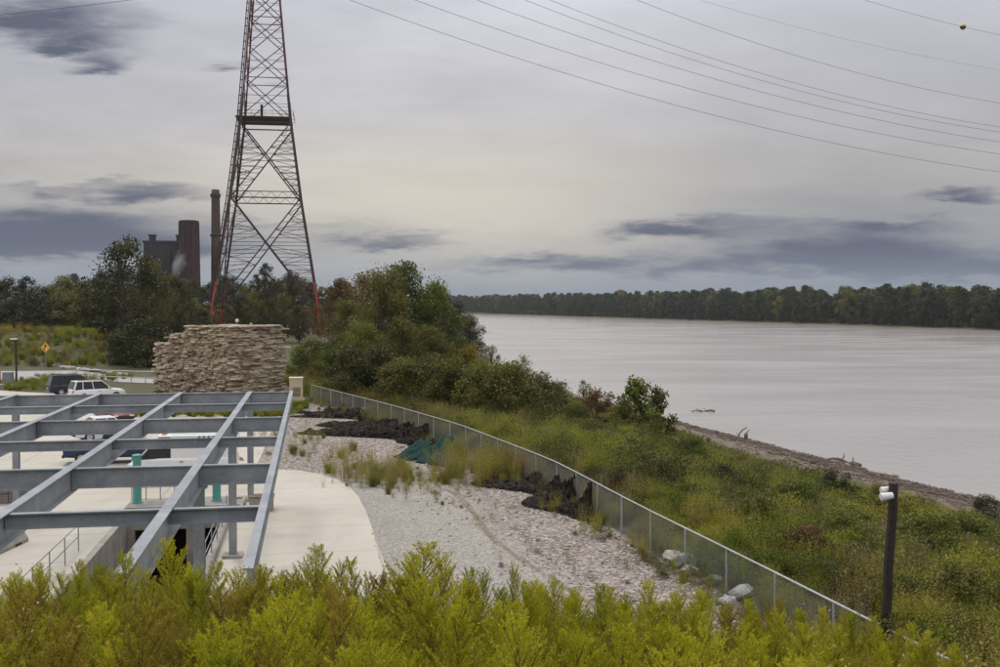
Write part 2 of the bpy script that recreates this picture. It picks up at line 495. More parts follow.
# ------------------------------------------------------------------ mesh helpers
class MB:
    def __init__(self):
        self.v, self.f = [], []

    def box(self, c, s, rz=0.0, rot=None):
        c, h = Vector(c), Vector(s) / 2
        m = rot if rot is not None else Matrix.Rotation(rz, 3, 'Z')
        b = len(self.v)
        for dx, dy, dz in ((-1, -1, -1), (1, -1, -1), (1, 1, -1), (-1, 1, -1), (-1, -1, 1), (1, -1, 1), (1, 1, 1), (-1, 1, 1)):
            self.v.append(tuple(c + m @ Vector((dx * h.x, dy * h.y, dz * h.z))))
        for q in ((0, 3, 2, 1), (4, 5, 6, 7), (0, 1, 5, 4), (1, 2, 6, 5), (2, 3, 7, 6), (3, 0, 4, 7)):
            self.f.append(tuple(b + i for i in q))
        return self

    def tube(self, a, b, r, n=6, r2=None, cap=True):
        a, b = Vector(a), Vector(b)
        r2 = r if r2 is None else r2
        d = (b - a)
        if d.length < 1e-6:
            return self
        d.normalize()
        up = Vector((0, 0, 1)) if abs(d.z) < 0.95 else Vector((1, 0, 0))
        s = d.cross(up).normalized()
        u = s.cross(d)
        k = len(self.v)
        for i in range(n):
            an = 2 * math.pi * i / n + math.pi / n
            o = s * math.cos(an) + u * math.sin(an)
            self.v.append(tuple(a + o * r))
            self.v.append(tuple(b + o * r2))
        for i in range(n):
            j = (i + 1) % n
            self.f.append((k + 2 * i, k + 2 * j, k + 2 * j + 1, k + 2 * i + 1))
        if cap:
            self.f.append(tuple(k + 2 * i for i in range(n))[::-1])
            self.f.append(tuple(k + 2 * i + 1 for i in range(n)))
        return self

    def path(self, pts, r, n=5):
        pts = [Vector(p) for p in pts]
        k = len(self.v)
        for i, p in enumerate(pts):
            d = (pts[min(i + 1, len(pts) - 1)] - pts[max(i - 1, 0)]).normalized()
            up = Vector((0, 0, 1)) if abs(d.z) < 0.95 else Vector((1, 0, 0))
            s = d.cross(up).normalized()
            u = s.cross(d)
            rr = r[i] if isinstance(r, (list, tuple)) else r
            for j in range(n):
                an = 2 * math.pi * j / n
                self.v.append(tuple(p + (s * math.cos(an) + u * math.sin(an)) * rr))
        for i in range(len(pts) - 1):
            for j in range(n):
                j2 = (j + 1) % n
                self.f.append((k + i * n + j, k + i * n + j2, k + (i + 1) * n + j2, k + (i + 1) * n + j))
        self.f.append(tuple(k + j for j in range(n))[::-1])
        self.f.append(tuple(k + (len(pts) - 1) * n + j for j in range(n)))
        return self

    def lathe(self, c, prof, n=16):
        k = len(self.v)
        c = Vector(c)
        for r, z in prof:
            for i in range(n):
                an = 2 * math.pi * i / n
                self.v.append((c.x + r * math.cos(an), c.y + r * math.sin(an), c.z + z))
        for a in range(len(prof) - 1):
            for i in range(n):
                j = (i + 1) % n
                self.f.append((k + a * n + i, k + a * n + j, k + (a + 1) * n + j, k + (a + 1) * n + i))
        self.f.append(tuple(k + i for i in range(n))[::-1])
        self.f.append(tuple(k + (len(prof) - 1) * n + i for i in range(n)))
        return self

    def prism(self, poly, z0, z1):
        k, n = len(self.v), len(poly)
        for z in (z0, z1):
            for p in poly:
                self.v.append((p[0], p[1], z))
        self.f.append(tuple(k + i for i in range(n))[::-1])
        self.f.append(tuple(k + n + i for i in range(n)))
        for i in range(n):
            j = (i + 1) % n
            self.f.append((k + i, k + j, k + n + j, k + n + i))
        return self

    def mesh(self, name):
        me = bpy.data.meshes.new(name)
        me.from_pydata(self.v, [], self.f)
        me.update()
        return me

    def build(self, name, m, parent=None, smooth=False, bevel=0.0):
        me = self.mesh(name)
        if smooth:
            me.polygons.foreach_set('use_smooth', [True] * len(me.polygons))
        return obj(name, me, m, parent, bevel)


def obj(name, me, m, parent=None, bevel=0.0):
    o = bpy.data.objects.new(name, me)
    if m is not None and not me.materials:
        me.materials.append(m)
    COL.objects.link(o)
    if parent is not None:
        o.parent = parent
        o.matrix_parent_inverse = Matrix.Identity(4)
    if bevel:
        bv = o.modifiers.new('bevel', 'BEVEL')
        bv.width, bv.segments, bv.limit_method = bevel, 2, 'ANGLE'
    return o


def tag(o, label=None, cat=None, group=None, kind=None):
    if label:
        o['label'] = label
    if cat:
        o['category'] = cat
    if group:
        o['group'] = group
    if kind:
        o['kind'] = kind
    return o


def thing(name, label, cat, loc=(0, 0, 0), rz=0.0, group=None):
    o = bpy.data.objects.new(name, None)
    o.empty_display_size = 0.3
    COL.objects.link(o)
    o.location = loc
    o.rotation_euler = (0, 0, rz)
    return tag(o, label, cat, group)


def arr_mesh(name, V, Q, tint=None, m=None):
    """fast mesh of quads (or triangles) from arrays"""
    me = bpy.data.meshes.new(name)
    V = np.asarray(V, dtype=np.float32)
    Q = np.asarray(Q, dtype=np.int32)
    k = Q.shape[1]
    me.vertices.add(len(V))
    me.vertices.foreach_set('co', V.ravel())
    me.loops.add(Q.size)
    me.loops.foreach_set('vertex_index', Q.ravel())
    me.polygons.add(len(Q))
    me.polygons.foreach_set('loop_start', np.arange(len(Q), dtype=np.int32) * k)
    me.update(calc_edges=True)
    if tint is not None:
        a = me.attributes.new('tint', 'FLOAT', 'FACE')
        a.data.foreach_set('value', np.asarray(tint, dtype=np.float32))
    if m is not None:
        me.materials.append(m)
    return me


def leaves(rng, C, size, aspect=0.6, up=0.3, dirs=None, jitter=0.35):
    """one rhombus leaf at each point of C; returns V, Q"""
    n = len(C)
    d = rng.normal(size=(n, 3)) if dirs is None else dirs + rng.normal(size=(n, 3)) * jitter
    d /= np.linalg.norm(d, axis=1, keepdims=True) + 1e-9
    r = rng.normal(size=(n, 3))
    r[:, 2] += up
    s = np.cross(d, r)
    s /= np.linalg.norm(s, axis=1, keepdims=True) + 1e-9
    L = (size * rng.uniform(0.65, 1.35, n))[:, None]
    W = L * aspect * 0.5
    V = np.empty((n, 4, 3))
    V[:, 0] = C
    V[:, 1] = C + d * L * 0.5 + s * W
    V[:, 2] = C + d * L
    V[:, 3] = C + d * L * 0.5 - s * W
    Q = np.arange(n * 4).reshape(n, 4)
    return V.reshape(-1, 3), Q


# ------------------------------------------------------------------ the lie of the land
WATER_Z = -9.3
FEN = [(-60, 26), (0, 15.2), (22.7, 9.35), (31, 7.35), (39.7, 5.15), (51, 2.6), (66.4, -2.5), (79.4, -8.1), (100, -18), (125, -26), (263, -36), (500, -60), (1500, -120), (4000, -300)]
SHO = [(-200, 118), (0, 71), (60, 55), (97, 45), (130, 36.5), (163, 27.5), (200, 18), (244, 11), (330, 0), (470, -10), (800, -18), (1300, -25), (1718, -45), (4000, -600)]
fen_y, fen_x = np.array(FEN, float).T
sho_y, sho_x = np.array(SHO, float).T


def fx(Y):
    return np.interp(Y, fen_y, fen_x)


def sx(Y):
    return np.interp(Y, sho_y, sho_x)


def far_x(Y):
    return 321.0 - 0.344 * (np.asarray(Y, float) - 693.0)


def ground_z(X, Y):
    X, Y = np.asarray(X, float), np.asarray(Y, float)
    F, S = fx(Y) + 0.6, sx(Y)
    t = (X - F) / np.maximum(S - F, 1.0)
    t1 = np.clip(t, 0, 1)
    z = WATER_Z * (0.35 * t1 + 0.65 * (t1 * t1 * (3 - 2 * t1)))
    z = np.where(t > 1, WATER_Z - 0.12 * (X - S), z)
    z = np.maximum(z, WATER_Z - 4.0)
    rough = 0.22 * np.sin(X * 0.9 + 1.3 * np.sin(Y * 0.31)) * np.sin(Y * 0.55 + 0.7) + 0.12 * np.sin(X * 2.1 + Y * 1.3)
    z = z + rough * np.clip(t * 6, 0, 1) * np.clip((1.02 - t) * 8, 0, 1)
    # far bank
    d2 = X - far_x(Y)
    z = np.where(d2 > -25, np.maximum(z, WATER_Z + np.clip(d2, -25, 14) * 0.20), z)
    # mound of earth the camera stands on
    top = 6.9 - 0.15 * np.maximum(Y, -30)
    slope = 5.55 - 0.45 * (Y - 9.0)
    b = np.where(Y < 9, top, slope)
    b = b - np.clip(X - 9, 0, None) * 0.35 - np.clip(-X - 22, 0, None) * 0.3
    b = b + 0.10 * np.sin(X * 1.7 + 0.4) * np.sin(Y * 1.1)
    z = np.where(Y < 22, np.maximum(z, b), z)
    # grassy rise beyond the road
    z = z + 3.9 * np.exp(-((X + 84) / 36) ** 2 - ((Y - 188) / 20) ** 2) + 1.2 * np.exp(-((X + 62) / 10) ** 2 - ((Y - 172) / 12) ** 2)
    return z


def zg(x, y):
    return float(ground_z(x, y))


def grid_sheet(name, xs, ys, m, zfun):
    X, Y = np.meshgrid(xs, ys)
    V = np.stack([X.ravel(), Y.ravel(), zfun(X, Y).ravel()], 1)
    nx, ny = len(xs), len(ys)
    i = np.arange(nx - 1)[None, :] + nx * np.arange(ny - 1)[:, None]
    i = i.ravel()
    Q = np.stack([i, i + 1, i + 1 + nx, i + nx], 1)
    me = arr_mesh(name, V, Q, None, m)
    me.polygons.foreach_set('use_smooth', [True] * len(Q))
    return me


# pergola frame: u along the long beams (away), v across (to the right)
PU = Vector((-0.1705, 0.9854, 0)).normalized()
PV = Vector((PU.y, -PU.x, 0))
P0 = Vector((-9.5, 49.1, 0))


def pg(u, v, z=0.0):
    p = P0 + PU * u + PV * v
    return Vector((p.x, p.y, z))


PG_RZ = math.atan2(PV.y, PV.x)
PIT = (-24.5, -3.6, -6.65, -2.65)      # u0,u1,v0,v1 of the sunken bay


def in_pit(X, Y, grow=0.0):
    dx, dy = X - P0.x, Y - P0.y
    u = dx * PU.x + dy * PU.y
    v = dx * PV.x + dy * PV.y
    return (u > PIT[0] - grow) & (u < PIT[1] + grow) & (v > PIT[2] - grow) & (v < PIT[3] + grow)


def build_ground():
    xs = np.unique(np.concatenate([np.linspace(-1800, -200, 30), np.linspace(-200, -60, 60), np.linspace(-60, 80, 200), np.linspace(80, 300, 40), np.linspace(300, 2600, 120)]))
    ys = np.unique(np.concatenate([np.linspace(-300, -20, 12), np.linspace(-20, 60, 120), np.linspace(60, 260, 130), np.linspace(260, 600, 50), np.linspace(600, 4500, 130)]))
    def zf(X, Y):
        z = ground_z(X, Y)
        # under the concrete and gravel the earth is cut a little lower; inside the sunken bay deeper still
        dx, dy = X - P0.x, Y - P0.y
        u, v = dx * PU.x + dy * PU.y, dx * PV.x + dy * PV.y
        inside = (u > PIT[0] - .9) & (u < PIT[1] + 5.4) & (v > PIT[2] - .9) & (v < PIT[3] + .9)
        return np.where(inside, np.minimum(z, -3.7), z)
    o = obj('ground', grid_sheet('ground', xs, ys, M_SOIL, zf), M_SOIL)
    tag(o, 'earth and low growth under the whole site and both river banks', 'ground', kind='structure')
    w = MB()
    w.v = [(-700, -400, WATER_Z), (2600, -400, WATER_Z), (2600, 4500, WATER_Z), (-700, 4500, WATER_Z)]
    w.f = [(0, 1, 2, 3)]
    o = w.build('river', M_WATER)
    tag(o, 'wide muddy river reflecting the grey sky', 'river', kind='structure')


build_ground()

# concrete apron ---------------------------------------------------
PAD_R = [gnd(x, y) for x, y in ((412, 625), (403, 608), (393, 588), (385, 566), (376, 540), (366, 512), (358, 497), (349, 487), (337, 480), (322, 475), (300, 471.5), (275, 470), (255, 469.5))]



def build_apron():
    import bmesh
    bm = bmesh.new()
    z = 0.05
    pts = [(p.x, p.y) for p in PAD_R]
    far = [gnd(290, 421), gnd(262, 415), gnd(150, 415), gnd(118, 408), gnd(100, 397), gnd(-40, 388.5), gnd(-220, 390)]
    # gravel yard begins right of the pad; the lot runs on behind
    edge = pts + [(gnd(262, 455).x, gnd(262, 455).y), (gnd(272, 430).x, gnd(272, 430).y)] + [(p.x, p.y) for p in far[1:]] + [(-75, 55), (-48, 19.5), (-2.0, 19.5)]
    vs = [bm.verts.new((x, y, z)) for x, y in edge]
    f = bm.faces.new(vs)
    # cut the bay by bisecting along its four sides, then drop the faces inside
    for (co, no) in ((pg(PIT[0], 0), PU), (pg(PIT[1], 0), PU), (pg(0, PIT[2]), PV), (pg(0, PIT[3]), PV)):
        bmesh.ops.bisect_plane(bm, geom=bm.verts[:] + bm.edges[:] + bm.faces[:], plane_co=co, plane_no=no)
    kill = []
    for fc in bm.faces:
        c = fc.calc_center_median()
        if bool(in_pit(c.x, c.y, -0.01)):
            kill.append(fc)
    bmesh.ops.delete(bm, geom=kill, context='FACES')
    bmesh.ops.triangulate(bm, faces=bm.faces[:])
    r = bmesh.ops.extrude_face_region(bm, geom=bm.faces[:])
    for e in r['geom']:
        if isinstance(e, bmesh.types.BMVert):
            e.co.z -= 0.16
    bmesh.ops.recalc_face_normals(bm, faces=bm.faces[:])
    me = bpy.data.meshes.new('concrete_apron')
    bm.to_mesh(me)
    bm.free()
    o = obj('concrete_apron', me, M_CONC)
    tag(o, 'pale concrete apron and parking lot under the steel frame', 'pavement', kind='structure')


build_apron()


def build_gravel():
    # sheet between the apron edge and the fence, a hair above the ground
    ys = np.unique(np.concatenate([np.linspace(20.5, 70, 110), np.linspace(70, 104, 50)]))
    rows = []
    nx = 46
    V, Q, co, ru = [], [], [], []
    padx = np.array([p.x for p in PAD_R][::-1])
    pady = np.array([p.y for p in PAD_R][::-1])
    for Y in ys:
        if Y < 57.5:
            o = np.argsort(pady)
            left = np.interp(Y, pady[o], padx[o]) - 1.2
        else:
            left = np.interp(Y, [57.5, 60, 70, 84, 104], [-14, -14.4, -16.5, -19.5, -22.5])
        right = float(fx(Y)) + 0.15
        for i in range(nx):
            s = i / (nx - 1)
            X = left + (right - left) * s
            dist = right - X
            z = zg(X, Y)
            V.append((X, Y, max(z, 0.0) + 0.008 + 0.014 * (1 + math.sin(X * 1.9 + 1.1 * math.sin(Y * .8)) * math.sin(Y * 1.3)) * min(1, 12 * min(s, 1 - s))))
            cx = 1.0 - (dist - 2.0) / 5.0 if Y < 56 else 0.85
            co.append(min(1, max(0, cx)))
            r1 = math.exp(-((dist - 4.9 - .02 * (Y - 35) - .25 * math.sin(Y * .35)) / 0.22) ** 2) if Y < 52 else 0
            r2 = 0.6 * math.exp(-((dist - 0.5) / 0.9) ** 2)
            r3 = 0.5 * math.exp(-((dist - 6.4 - .25 * math.sin(Y * .3)) / 0.25) ** 2) if Y < 50 else 0
            ru.append(max(r1, r2, r3))
    n = len(ys)
    for a in range(n - 1):
        for i in range(nx - 1):
            k = a * nx + i
            Q.append((k, k + 1, k + 1 + nx, k + nx))
    me = arr_mesh('gravel_yard', V, Q, None, M_GRAVEL)
    for nm, dat in (('coarse', co), ('rut', ru)):
        at_ = me.attributes.new(nm, 'FLOAT', 'POINT')
        at_.data.foreach_set('value', np.array(dat, dtype=np.float32))
    me.polygons.foreach_set('use_smooth', [True] * len(Q))
    o = obj('gravel_yard', me, M_GRAVEL)
    tag(o, 'grey and pinkish gravel yard between apron and fence', 'gravel', kind='structure')


build_gravel()


def flat_poly(name, px, m, z, label, cat):
    b = MB()
    pts = [gnd(x, y) for x, y in px]
    b.v = [(p.x, p.y, z) for p in pts]
    b.f = [tuple(range(len(pts)))[::-1]]
    o = b.build(name, m)
    n = o.data.polygons[0].normal
    if n.z < 0:
        o.data.flip_normals()
    return tag(o, label, cat, kind='structure')


flat_poly('road', [(-260, 361), (-60, 362), (0, 364), (30, 365.5), (60, 368.5), (95, 373), (128, 377.5), (165, 380), (165, 384), (120, 382), (86, 378), (62, 376.5), (44, 379), (32, 381.5), (0, 383), (-120, 386), (-260, 388)], M_ROAD, 0.02,
          'grey road curving in from the left below the grassy rise', 'road')

# ------------------------------------------------------------------ scatter of uncountable growth (geometry nodes)
def scatter(name, pts, rot, scl, idx, variants, label, cat, m_keep=None, tilt=None):
    src = bpy.data.collections.new(name + '_sources')
    for i, me in enumerate(variants):
        so = bpy.data.objects.new('%s_kind_%02d' % (name, i), me)
        src.objects.link(so)
    me = bpy.data.meshes.new(name)
    P = np.asarray(pts, np.float32)
    me.vertices.add(len(P))
    me.vertices.foreach_set('co', P.ravel())
    for nm, ty, dat in (('rotz', 'FLOAT', rot), ('scl', 'FLOAT', scl), ('kindidx', 'INT', idx), ('tlt', 'FLOAT', tilt if tilt is not None else np.zeros(len(P)))):
        a = me.attributes.new(nm, ty, 'POINT')
        a.data.foreach_set('value', np.asarray(dat, np.float32 if ty == 'FLOAT' else np.int32))
    me.update()
    o = bpy.data.objects.new(name, me)
    COL.objects.link(o)
    ng = bpy.data.node_groups.new(name, 'GeometryNodeTree')
    ng.interface.new_socket('Geometry', in_out='INPUT', socket_type='NodeSocketGeometry')
    ng.interface.new_socket('Geometry', in_out='OUTPUT', socket_type='NodeSocketGeometry')
    n, l = ng.nodes, ng.links
    gi, go = n.new('NodeGroupInput'), n.new('NodeGroupOutput')
    ci = n.new('GeometryNodeCollectionInfo')
    ci.inputs['Collection'].default_value = src
    ci.inputs['Separate Children'].default_value = True
    ci.inputs['Reset Children'].default_value = True
    ip = n.new('GeometryNodeInstanceOnPoints')
    ip.inputs['Pick Instance'].default_value = True

    def named(nm, ty):
        nd = n.new('GeometryNodeInputNamedAttribute')
        nd.data_type = ty
        nd.inputs['Name'].default_value = nm
        return nd.outputs[0]
    cx = n.new('ShaderNodeCombineXYZ')
    l.new(named('tlt', 'FLOAT'), cx.inputs[0])
    l.new(named('rotz', 'FLOAT'), cx.inputs[2])
    l.new(gi.outputs[0], ip.inputs['Points'])
    l.new(ci.outputs[0], ip.inputs['Instance'])
    l.new(named('kindidx', 'INT'), ip.inputs['Instance Index'])
    l.new(cx.outputs[0], ip.inputs['Rotation'])
    l.new(named('scl', 'FLOAT'), ip.inputs['Scale'])
    l.new(ip.outputs[0], go.inputs[0])
    md = o.modifiers.new('scatter', 'NODES')
    md.node_group = ng
    return tag(o, label, cat, kind='stuff')


def clump(seed, m, h=0.8, w=0.8, n=320, leaf=0.11, aspect=0.5, lobes=9, up=0.6):
    """a rounded bush of herbs: stems omitted, leaves gathered in lobes"""
    rng = np.random.default_rng(seed)
    c = rng.normal(size=(lobes, 3)) * np.array([w * .3, w * .3, h * .2]) + np.array([0, 0, h * .55])
    c[:, 2] = np.clip(c[:, 2], h * .15, h)
    k = rng.integers(0, lobes, n)
    P = c[k] + np.clip(rng.normal(size=(n, 3)), -1.7, 1.7) * np.array([w * .13, w * .13, h * .15])
    P[:, 2] = np.abs(P[:, 2])
    d = np.stack([P[:, 0], P[:, 1], np.full(n, up)], 1)
    V, Q = leaves(rng, P, leaf, aspect, dirs=d, jitter=0.6)
    tint = rng.uniform(0, 1, lobes)[k]
    return arr_mesh('clump', V, Q, tint, m)


def tuft(seed, m, h=0.6, w=0.25, n=90, width=0.012):
    rng = np.random.default_rng(seed)
    a = rng.uniform(0, 2 * np.pi, n)
    r = rng.uniform(0, w, n)
    B = np.stack([r * np.cos(a) * .5, r * np.sin(a) * .5, np.zeros(n)], 1)
    H = h * rng.uniform(.5, 1.1, n)
    lean = rng.uniform(.05, .45, n)
    T = B + np.stack([np.cos(a) * lean * H, np.sin(a) * lean * H, H], 1)
    Mi = (B + T) / 2 + np.array([0, 0, 1]) * (H * .08)[:, None]
    s = np.stack([-np.sin(a), np.cos(a), np.zeros(n)], 1) * width
    V = np.stack([B - s * .6, B + s * .6, Mi + s, Mi - s, T], 1)
    base = np.arange(n)[:, None] * 5
    Q = np.concatenate([base + np.array([[0, 1, 2, 3]]), base + np.array([[3, 2, 4, 4]])], 0)
    # degenerate last corner -> use tiny separate vertex order by giving quads their own tip
    V2 = np.concatenate([V, T[:, None] + s[:, None] * .05], 1)
    base = np.arange(n)[:, None] * 6
    Q = np.concatenate([base + np.array([[0, 1, 2, 3]]), base + np.array([[3, 2, 5, 4]])], 0)
    return arr_mesh('tuft', V2.reshape(-1, 3), Q, np.concatenate([rng.uniform(0, 1, n)] * 2), m)


def spray(seed, m, h=1.3, n=26, per=16, leaf=0.07):
    """upright stems with leaves all along and a loose head (goldenrod-like)"""
    rng = np.random.default_rng(seed)
    P, D, T = [], [], []
    for i in range(n):
        a, r = rng.uniform(0, 6.28), rng.uniform(0, .3)
        hh = h * rng.uniform(.55, 1.1)
        lean = rng.uniform(0, .28)
        tt = rng.uniform()
        for j in range(per):
            s = (j + rng.uniform()) / per
            s = .15 + .85 * s
            P.append((r * math.cos(a) + math.cos(a) * lean * hh * s * s, r * math.sin(a) + math.sin(a) * lean * hh * s * s, hh * s))
            b = rng.uniform(0, 6.28)
            D.append((math.cos(b), math.sin(b), .5))
            T.append(tt * .6 + .4 * s)
    V, Q = leaves(rng, np.array(P), leaf, .45, dirs=np.array(D), jitter=.4)
    return arr_mesh('spray', V, Q, T, m)


BRUSH = [clump(1, G['brush'], .9, 1.1, 1700, .052), clump(2, G['brush'], .7, 1.3, 1700, .05), clump(3, G['green'], 1.0, 1.1, 1700, .056),
         clump(4, G['olive'], .8, 1.0, 1500, .05), spray(5, G['brush'], 1.2, 46, 26, .045), spray(6, G['grass'], 1.1, 46, 24, .042), spray(7, G['dry'], 1.15, 30, 18, .035),
         tuft(8, G['grass'], .75, .5, 230, .009), tuft(9, G['brush'], .9, .6, 230, .010), clump(10, G['rust'], .7, .9, 1300, .048), spray(11, G['yellow'], 1.05, 34, 20, .04),
         clump(12, G['forest'], 1.2, 1.3, 1900, .058)]


def build_brush():
    rng = np.random.default_rng(77)
    pts, rot, scl, idx = [], [], [], []
    n = 0
    while n < 15000:
        Y = 14 * (190 / 14) ** rng.uniform()
        F, S = float(fx(Y)), float(sx(Y))
        beach = np.interp(Y, [60, 97, 115, 130, 163, 244], [25, 22, 18, 12, 5.5, 1.5])
        X = rng.uniform(F + .4, max(S - beach + rng.normal() * 1.2, F + 1))
        if X > .56 * Y + 4 or X < -.2 * Y - 6:
            continue
        if rng.uniform() > min(1, Y / 80 + .35):
            continue
        # patchy stands: drier toward the fence, greener down the slope
        t = (X - F) / max(S - F, 1)
        s = math.sin(X * .33 + 1.7 * math.sin(Y * .09)) + math.sin(Y * .21 + X * .11) + .7 * math.sin(X * .8 - Y * .5) + 2.2 * (t - .3)
        pool = [0, 1, 4, 8, 2, 2] if s > .8 else ([3, 9, 5, 6, 10, 7] if s < -.7 else [0, 1, 3, 5, 8, 4, 7])
        k = pool[rng.integers(len(pool))]
        big = 1.0
        q = rng.uniform()
        if q < .08:
            k = [6, 10, 9, 11][rng.integers(4)]
        elif q < .11 and .1 < t < .75:
            k, big = [11, 2, 3, 0][rng.integers(4)], rng.uniform(1.15, 1.55)
        pts.append((X, Y, zg(X, Y) - .05))
        rot.append(rng.uniform(0, 6.28))
        t = (X - F) / max(S - F, 1)
        scl.append(big * rng.uniform(.55, 1.3) * (1.0 + Y / 240) * (.7 if t < .05 else float(np.interp(t, [0, .45, .75], [1, .95, .55]))))
        idx.append(k)
        n += 1
    scatter('bank_brush', pts, rot, scl, idx, BRUSH, 'rough green and brown brush covering the slope down to the river', 'brush')


build_brush()


def build_rise_growth():
    rng = np.random.default_rng(5)
    pts, rot, scl, idx = [], [], [], []
    for _ in range(3400):
        X, Y = rng.uniform(-150, -30), rng.uniform(150, 222)
        p = 500 + X / Y * FPX
        lim = 150 + max(0, (p - 60)) * .05
        if p < -60 or p > 175 or Y < lim:
            continue
        pts.append((X, Y, zg(X, Y) - .05))
        rot.append(rng.uniform(0, 6.28))
        scl.append(rng.uniform(.9, 1.7))
        idx.append([7, 5, 3, 9, 5, 4, 8, 0][rng.integers(8)])
    # strip of grass between road and lot, and the beds under the stacked stone
    for (pxs, n) in ((((12, 389), (12, 383), (60, 377.5), (96, 380), (90, 386), (52, 389.5)), 160), (((150, 407), (286, 407), (290, 418), (150, 415)), 420), (((20, 388), (48, 389), (44, 391.5), (22, 391)), 40)):
        P = [gnd(*q) for q in pxs]
        xs, ys = [p.x for p in P], [p.y for p in P]
        for _ in range(n):
            X, Y = rng.uniform(min(xs), max(xs)), rng.uniform(min(ys), max(ys))
            pts.append((X, Y, 0.0))
            rot.append(rng.uniform(0, 6.28))
            scl.append(rng.uniform(.5, 1.0))
            idx.append([7, 8, 5, 0][rng.integers(4)])
    scatter('rough_grass', pts, rot, scl, idx, BRUSH, 'rough grass and weeds on the rise and beside the road', 'grass')


build_rise_growth()


def build_yard_weeds():
    """weeds growing through the gravel and along the fence foot"""
    rng = np.random.default_rng(15)
    pts, rot, scl, idx = [], [], [], []

    def add(X, Y, s, ks):
        pts.append((X, Y, max(zg(X, Y), 0)))
        rot.append(rng.uniform(0, 6.28))
        scl.append(s)
        idx.append(ks[rng.integers(len(ks))])
    for Y in np.linspace(24, 98, 230):            # fence foot
        if 44 < Y < 49 and rng.uniform() < .75:
            continue
        add(float(fx(Y)) - abs(rng.normal()) * .7 - .1, Y + rng.normal() * .2, rng.uniform(.2, .8), [7, 3, 9, 5, 4, 6])
    for (cx, cy, r, n, s) in ((350, 474, 2.2, 34, .7), (374, 478, 2.4, 76, .85), (390, 482, 2.0, 44, .7), (404, 488, 1.8, 26, .55), (415, 495, 1.4, 12, .5), (440, 504, 1.2, 10, .4), (478, 476, 2.6, 70, 1.2), (500, 470, 2.2, 60, 1.25), (520, 474, 1.6, 30, 1.0), (462, 462, 1.6, 22, 1.1),
                              (303, 455, 1.6, 14, .8), (290, 440, 2.5, 14, .6), (350, 455, 1.2, 8, .9), (330, 462, 1.0, 6, .7), (390, 425, 1.4, 16, 1.0), (300, 420, 3, 12, .6), (540, 512, .6, 6, .7), (640, 540, 1.6, 16, .6), (610, 522, 1.3, 12, .7), (310, 443, .6, 5, 1.1)):
        c = gnd(cx, cy)
        for _ in range(n):
            add(c.x + rng.normal() * r * .5, c.y + rng.normal() * r * .7, s * rng.uniform(.3, 1.2), [5, 5, 10, 7, 6, 5, 4])
    for _ in range(420):                          # sprinkled
        Y = rng.uniform(26, 95)
        X = float(fx(Y)) - rng.uniform(.2, 6.0 if Y < 56 else 14)
        if not (Y < 57 and X < -5):
            add(X, Y, .10 + .34 * rng.uniform() ** 2.5, [6, 10, 5, 6, 9])
    scatter('yard_weeds', pts, rot, scl, idx, BRUSH, 'small weeds growing through the gravel and along the fence', 'weeds')


build_yard_weeds()


def rock_mesh(seed, m, sub=1):
    rng = np.random.default_rng(seed)
    import bmesh
    bm = bmesh.new()
    bmesh.ops.create_icosphere(bm, subdivisions=sub, radius=.5)
    for v in bm.verts:
        v.co *= rng.uniform(.7, 1.2)
        v.co.z *= .65
    me = bpy.data.meshes.new('rock')
    bm.to_mesh(me)
    bm.free()
    me.materials.append(m)
    return me


def build_loose_rock():
    rng = np.random.default_rng(25)
    ms = [mat('yard rock %d' % i, worn(a, b, 5, .4, 20), rough=.95) for i, (a, b) in enumerate((((.27, .23, .195), (.36, .315, .28)), ((.20, .16, .13), (.29, .24, .20)), ((.36, .335, .31), (.47, .44, .41)), ((.13, .10, .08), (.20, .165, .14))))]
    var = [rock_mesh(200 + i, ms[i % 4]) for i in range(8)]
    pts, rot, scl, idx = [], [], [], []
    for _ in range(15000):
        Y = 24 + 75 * rng.uniform() ** 1.7
        d = abs(rng.normal()) * 2.6 + .1 if Y < 56 else rng.uniform(.2, 14)
        X = float(fx(Y)) - d
        if Y < 57 and X < -4:
            continue
        pts.append((X, Y, max(zg(X, Y), 0) + .02))
        rot.append(rng.uniform(0, 6.28))
        scl.append(.05 + .11 * rng.uniform() ** 3 + .0006 * Y)
        idx.append(rng.integers(8))
    scatter('loose_rock', pts, rot, scl, idx, var, 'pinkish white crushed rock strewn along the fence side of the yard', 'rocks')


build_loose_rock()

